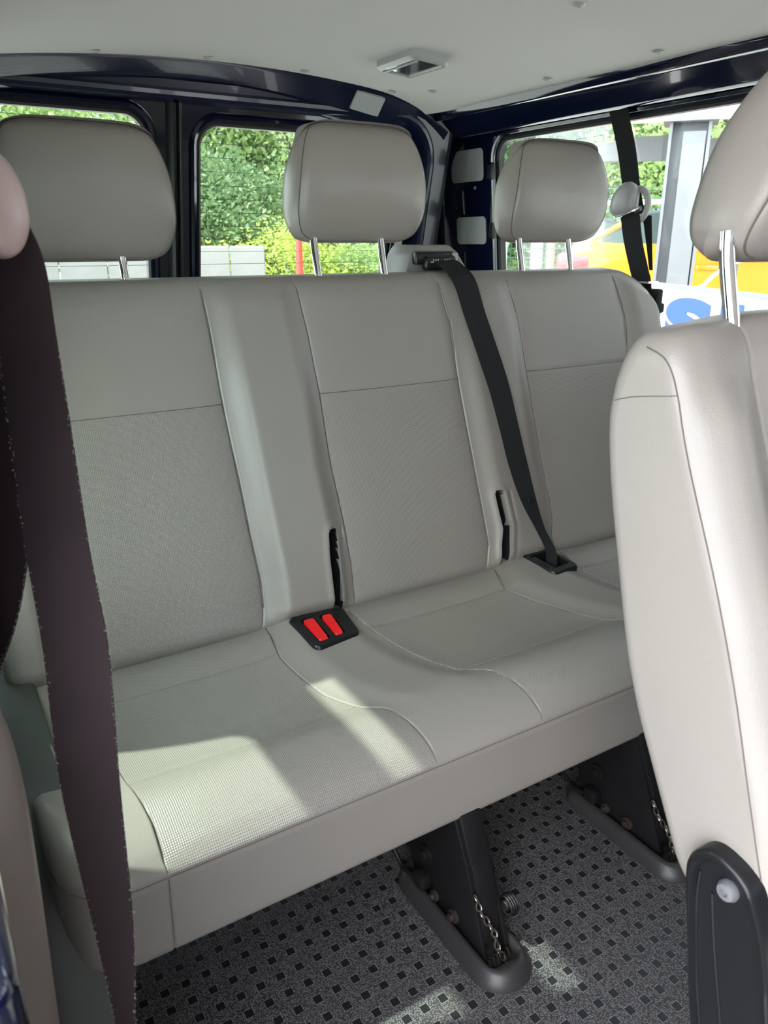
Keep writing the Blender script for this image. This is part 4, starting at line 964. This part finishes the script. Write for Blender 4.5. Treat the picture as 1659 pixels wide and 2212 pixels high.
car(5.54, 5.67, math.atan2(-.80, .60), 'orange car with a dark roof behind the galvanised post', 'orange', 'darkroof', 4.2, 1.8, 1.76, 1.49)
car(9.1, 16.3, math.atan2(-.35, .94), 'silver grey hatchback with a red tail light under the middle headrest', 'silver', 'silver', 4.1, 1.75, 1.50, 1.02)

# galvanised H-beam post, cross beam and canopy
hb = empty('steel_post', (4.69, 3.75, GZ), 'thick galvanised steel post in front of the orange car', 'post')
d = Vector((.62, -.78)); nrm = Vector((.78, .62))
def ob(pts, z0, z1, c):
    P = [Vector(c) + d * a + nrm * b for a, b in pts]; return prism([(p.x, p.y) for p in P], z0, z1, 'z')
mb = MB(); c = (4.69, 3.76)
mb.add(*ob([(-.13, -.12), (-.11, -.12), (-.11, .12), (-.13, .12)], GZ, 1.84, c)); mb.add(*ob([(.11, -.12), (.13, -.12), (.13, .12), (.11, .12)], GZ, 1.84, c)); mb.add(*ob([(-.11, -.008), (.11, -.008), (.11, .008), (-.11, .008)], GZ, 1.84, c))
mb.add(*ob([(-.04, -.12), (.10, -.12), (.10, -.09), (-.04, -.09)], GZ, 1.78, c)); mb.build('beam', 'galv', hb, smooth=False)
mb = MB(); mb.add(*ob([(-.17, -.16), (.17, -.16), (.17, .16), (-.17, .16)], 1.84, 1.865, c)); mb.build('top_plate', 'galv', hb, smooth=False)
P = [(-1.2, -.06), (6, -.06), (6, .06), (-1.2, .06)]
mb = MB(); mb.add(*ob(P, 1.72, 1.86, (5.55, 4.45))); tag(mb.build('cross_beam', 'galv', smooth=False), 'grey horizontal steel beam under the white canopy', 'beam')
mb = MB(); mb.add(*ob([(-.75, -.9), (6, -.9), (6, -.84), (-.75, -.84)], 1.86, 2.34, (5.35, 4.35))); mb.add(*ob([(-.75, -.9), (6, -.9), (6, 1.6), (-.75, 1.6)], 2.34, 2.40, (5.35, 4.35))); tag(mb.build('canopy_roof', 'white', smooth=False), 'bright white canopy roof at the top of the side window', 'canopy')
mb = MB(); mb.add(*ob([(-.12, -.09), (.10, -.09), (.16, -.06), (-.06, -.06)], 1.70, 1.88, (5.30, 4.62))); tag(mb.build('beam_plate', 'galv', smooth=False), 'skewed grey plate fixed to the steel beam', 'plate')
tp = empty('steel_post', (5.95, 4.25, GZ), 'thin pale post right of the thick galvanised one', 'post')
mb = MB(); mb.add(*ob([(-.03, -.03), (.03, -.03), (.03, .03), (-.03, .03)], GZ, 1.93, (5.98, 4.30))); mb.build('shaft', 'white', tp, smooth=False)
mb = MB(); mb.add(*tube([(3.98, 2.80, GZ), (3.98, 2.80, .99)], .028, 12)); tag(mb.build('short_post', 'galv'), 'short grey post just behind the white sign', 'post')
mb = MB(); mb.add(*tube(smooth_path([(4.02, 2.72, 1.02), (3.96, 2.80, .98), (3.90, 2.90, .88), (3.86, 2.96, .70), (3.84, 3.0, -.38)], 6), .011, 8)); tag(mb.build('hose', 'white'), 'thin white hose curving beside the short grey post', 'hose')

# white sign with blue letters beside the van
A, B = Vector((3.33, 2.77)), Vector((3.37, 2.17)); sdv = (B - A).normalized(); sn = Vector((sdv.y, -sdv.x))
if sn.dot(A) > 0: sn = -sn
st = empty('sign_board', (3.1, 2.3, GZ), 'white sign board with big blue letters seen through the side window', 'sign')
def sb(a0, a1, n0, n1, z0, z1, tilt=.05):
    P = [A + sdv * a + sn * b for a, b in ((a0, n0), (a1, n0), (a1, n1), (a0, n1))]; V, F = prism([(p.x, p.y) for p in P], z0, z1, 'z')
    return [(v[0], v[1], v[2] - tilt * (Vector((v[0], v[1])) - A).dot(sdv)) for v in V], F
mb = MB(); mb.add(*sb(-.35, 2.4, -.02, .0, .53, .885)); mb.build('board', 'signface', st, smooth=False)
mb = MB(); mb.add(*sb(-.36, 2.41, -.025, .012, .885, .905)); mb.add(*sb(-.36, 2.41, -.025, .012, .51, .53)); mb.build('frame', 'galv', st, smooth=False)
mb = MB()
for a in (.2, 2.1): mb = MB(); mb.add(*sb(a, a + .05, -.05, -.022, GZ, .7, 0)); mb.build('leg', 'galv', st, smooth=False)
xaxis = Vector((sdv.x, sdv.y, 0)); zaxis = Vector((0, 0, 1)); yaxis = Vector((sn.x, sn.y, 0))
for ch, off in (('S', .095), ('U', .385)):
    cu = bpy.data.curves.new('letter', 'FONT'); cu.body = ch; cu.size = .31; cu.extrude = .002; cu.offset = .021
    to = bpy.data.objects.new('letter', cu); COL.objects.link(to); bpy.context.view_layer.update()
    me = bpy.data.meshes.new_from_object(to.evaluated_get(bpy.context.evaluated_depsgraph_get())); bpy.data.objects.remove(to)
    org = Vector((A.x, A.y, 0)) + xaxis * off + yaxis * .003 + zaxis * (.615 - .05 * off)
    for v in me.vertices:
        c = v.co.copy(); v.co = org + xaxis * c.x * 1.6 + zaxis * (c.y - .05 * c.x * 1.6) + yaxis * c.z
    o = link('letter', me, 'blue', st, smooth=False)

# fences, rail, posts, house
mb = MB()
A2, B2 = Vector((7.0, 8.7)), Vector((11.5, 3.2)); n = 46
for i in range(n + 1):
    p = A2.lerp(B2, i / n); mb.add(*tube([(p.x, p.y, GZ), (p.x, p.y, 1.72)], .006, 4, caps=False))
for z in np.arange(-.3, 1.75, .12): mb.add(*tube([(A2.x, A2.y, z), (B2.x, B2.y, z)], .009, 4, caps=False))
tag(mb.build('mesh_fence', 'greenfence', smooth=False), 'green wire mesh fence behind the orange car', 'fence')
rl = empty('handrail', (8.4, 7.0, GZ), 'white tubular rail in front of the green mesh fence', 'rail')
mb = MB(); mb.add(*tube([(6.9, 8.6, 1.55), (9.8, 5.1, 1.59)], .03, 8)); mb.build('rail', 'white', rl)
for k, t_ in enumerate((.05, .52, .95)):
    p = Vector((6.9, 8.6)).lerp(Vector((9.8, 5.1)), t_); mb = MB(); mb.add(*tube([(p.x, p.y, GZ), (p.x, p.y, 1.68)], .045, 8)); mb.build('post', 'white', rl)
for (x, y, w) in ((5.45, 5.48, 'left of the orange car'), (5.52, 5.40, 'touching the tail of the orange car')):
    mb = MB(); mb.add(*tube([(x, y, GZ), (x, y, 1.45)], .028, 10)); tag(mb.build('grey_post', 'galv'), 'slim grey post ' + w, 'post', 'slim grey posts')
mb = MB(); mb.add(*tube([(9.40, 10.38, GZ), (9.40, 10.38, 2.6)], .10, 12)); tag(mb.build('white_post', 'white'), 'thick white post below the right rear headrest', 'post')
mb = MB(); mb.add(*tube([(9.58, 10.24, GZ), (9.58, 10.24, 2.5)], .08, 12)); tag(mb.build('brown_post', 'pole'), 'brown post beside the thick white post', 'post')
hs = empty('house', (16, 19, GZ), 'pale brick house with a red tiled roof at the left of the side window', 'house')
V, F = box(-3.2, 2.2, 0, 5, GZ, 4.6); Rh = Matrix.Translation((16.0, 19.0, 0)) @ Matrix.Rotation(math.radians(-38), 4, 'Z'); mk('wall', [Rh @ Vector(v) for v in V], F, 'brick', hs, smooth=False)
V, F = prism([(-.4, 4.5), (2.5, 6.6), (5.4, 4.5)], -3.5, 2.5, 'x'); mk('roof', [Rh @ Vector(v) for v in V], F, 'rooftile', hs, smooth=False)
for xx in (-1.6, .6):
    V, F = box(xx, xx + .9, -.03, .02, 2.0, 3.3); w = mk('window', [Rh @ Vector(v) for v in V], F, 'white', hs, smooth=False)
    V, F = box(xx + .08, xx + .82, -.045, -.03, 2.1, 3.2); mk('pane', [Rh @ Vector(v) for v in V], F, 'carglass', w, smooth=False)
V, F = box(2.3, 6.2, .6, 4.5, GZ, 3.0); mk('lean_to_wall', [Rh @ Vector(v) for v in V], F, 'brick', hs, smooth=False)
V, F = prism([(.2, 2.9), (2.5, 4.4), (4.9, 2.9)], 2.2, 6.5, 'x'); mk('lean_to_roof', [Rh @ Vector(v) for v in V], F, 'rooftile', hs, smooth=False)
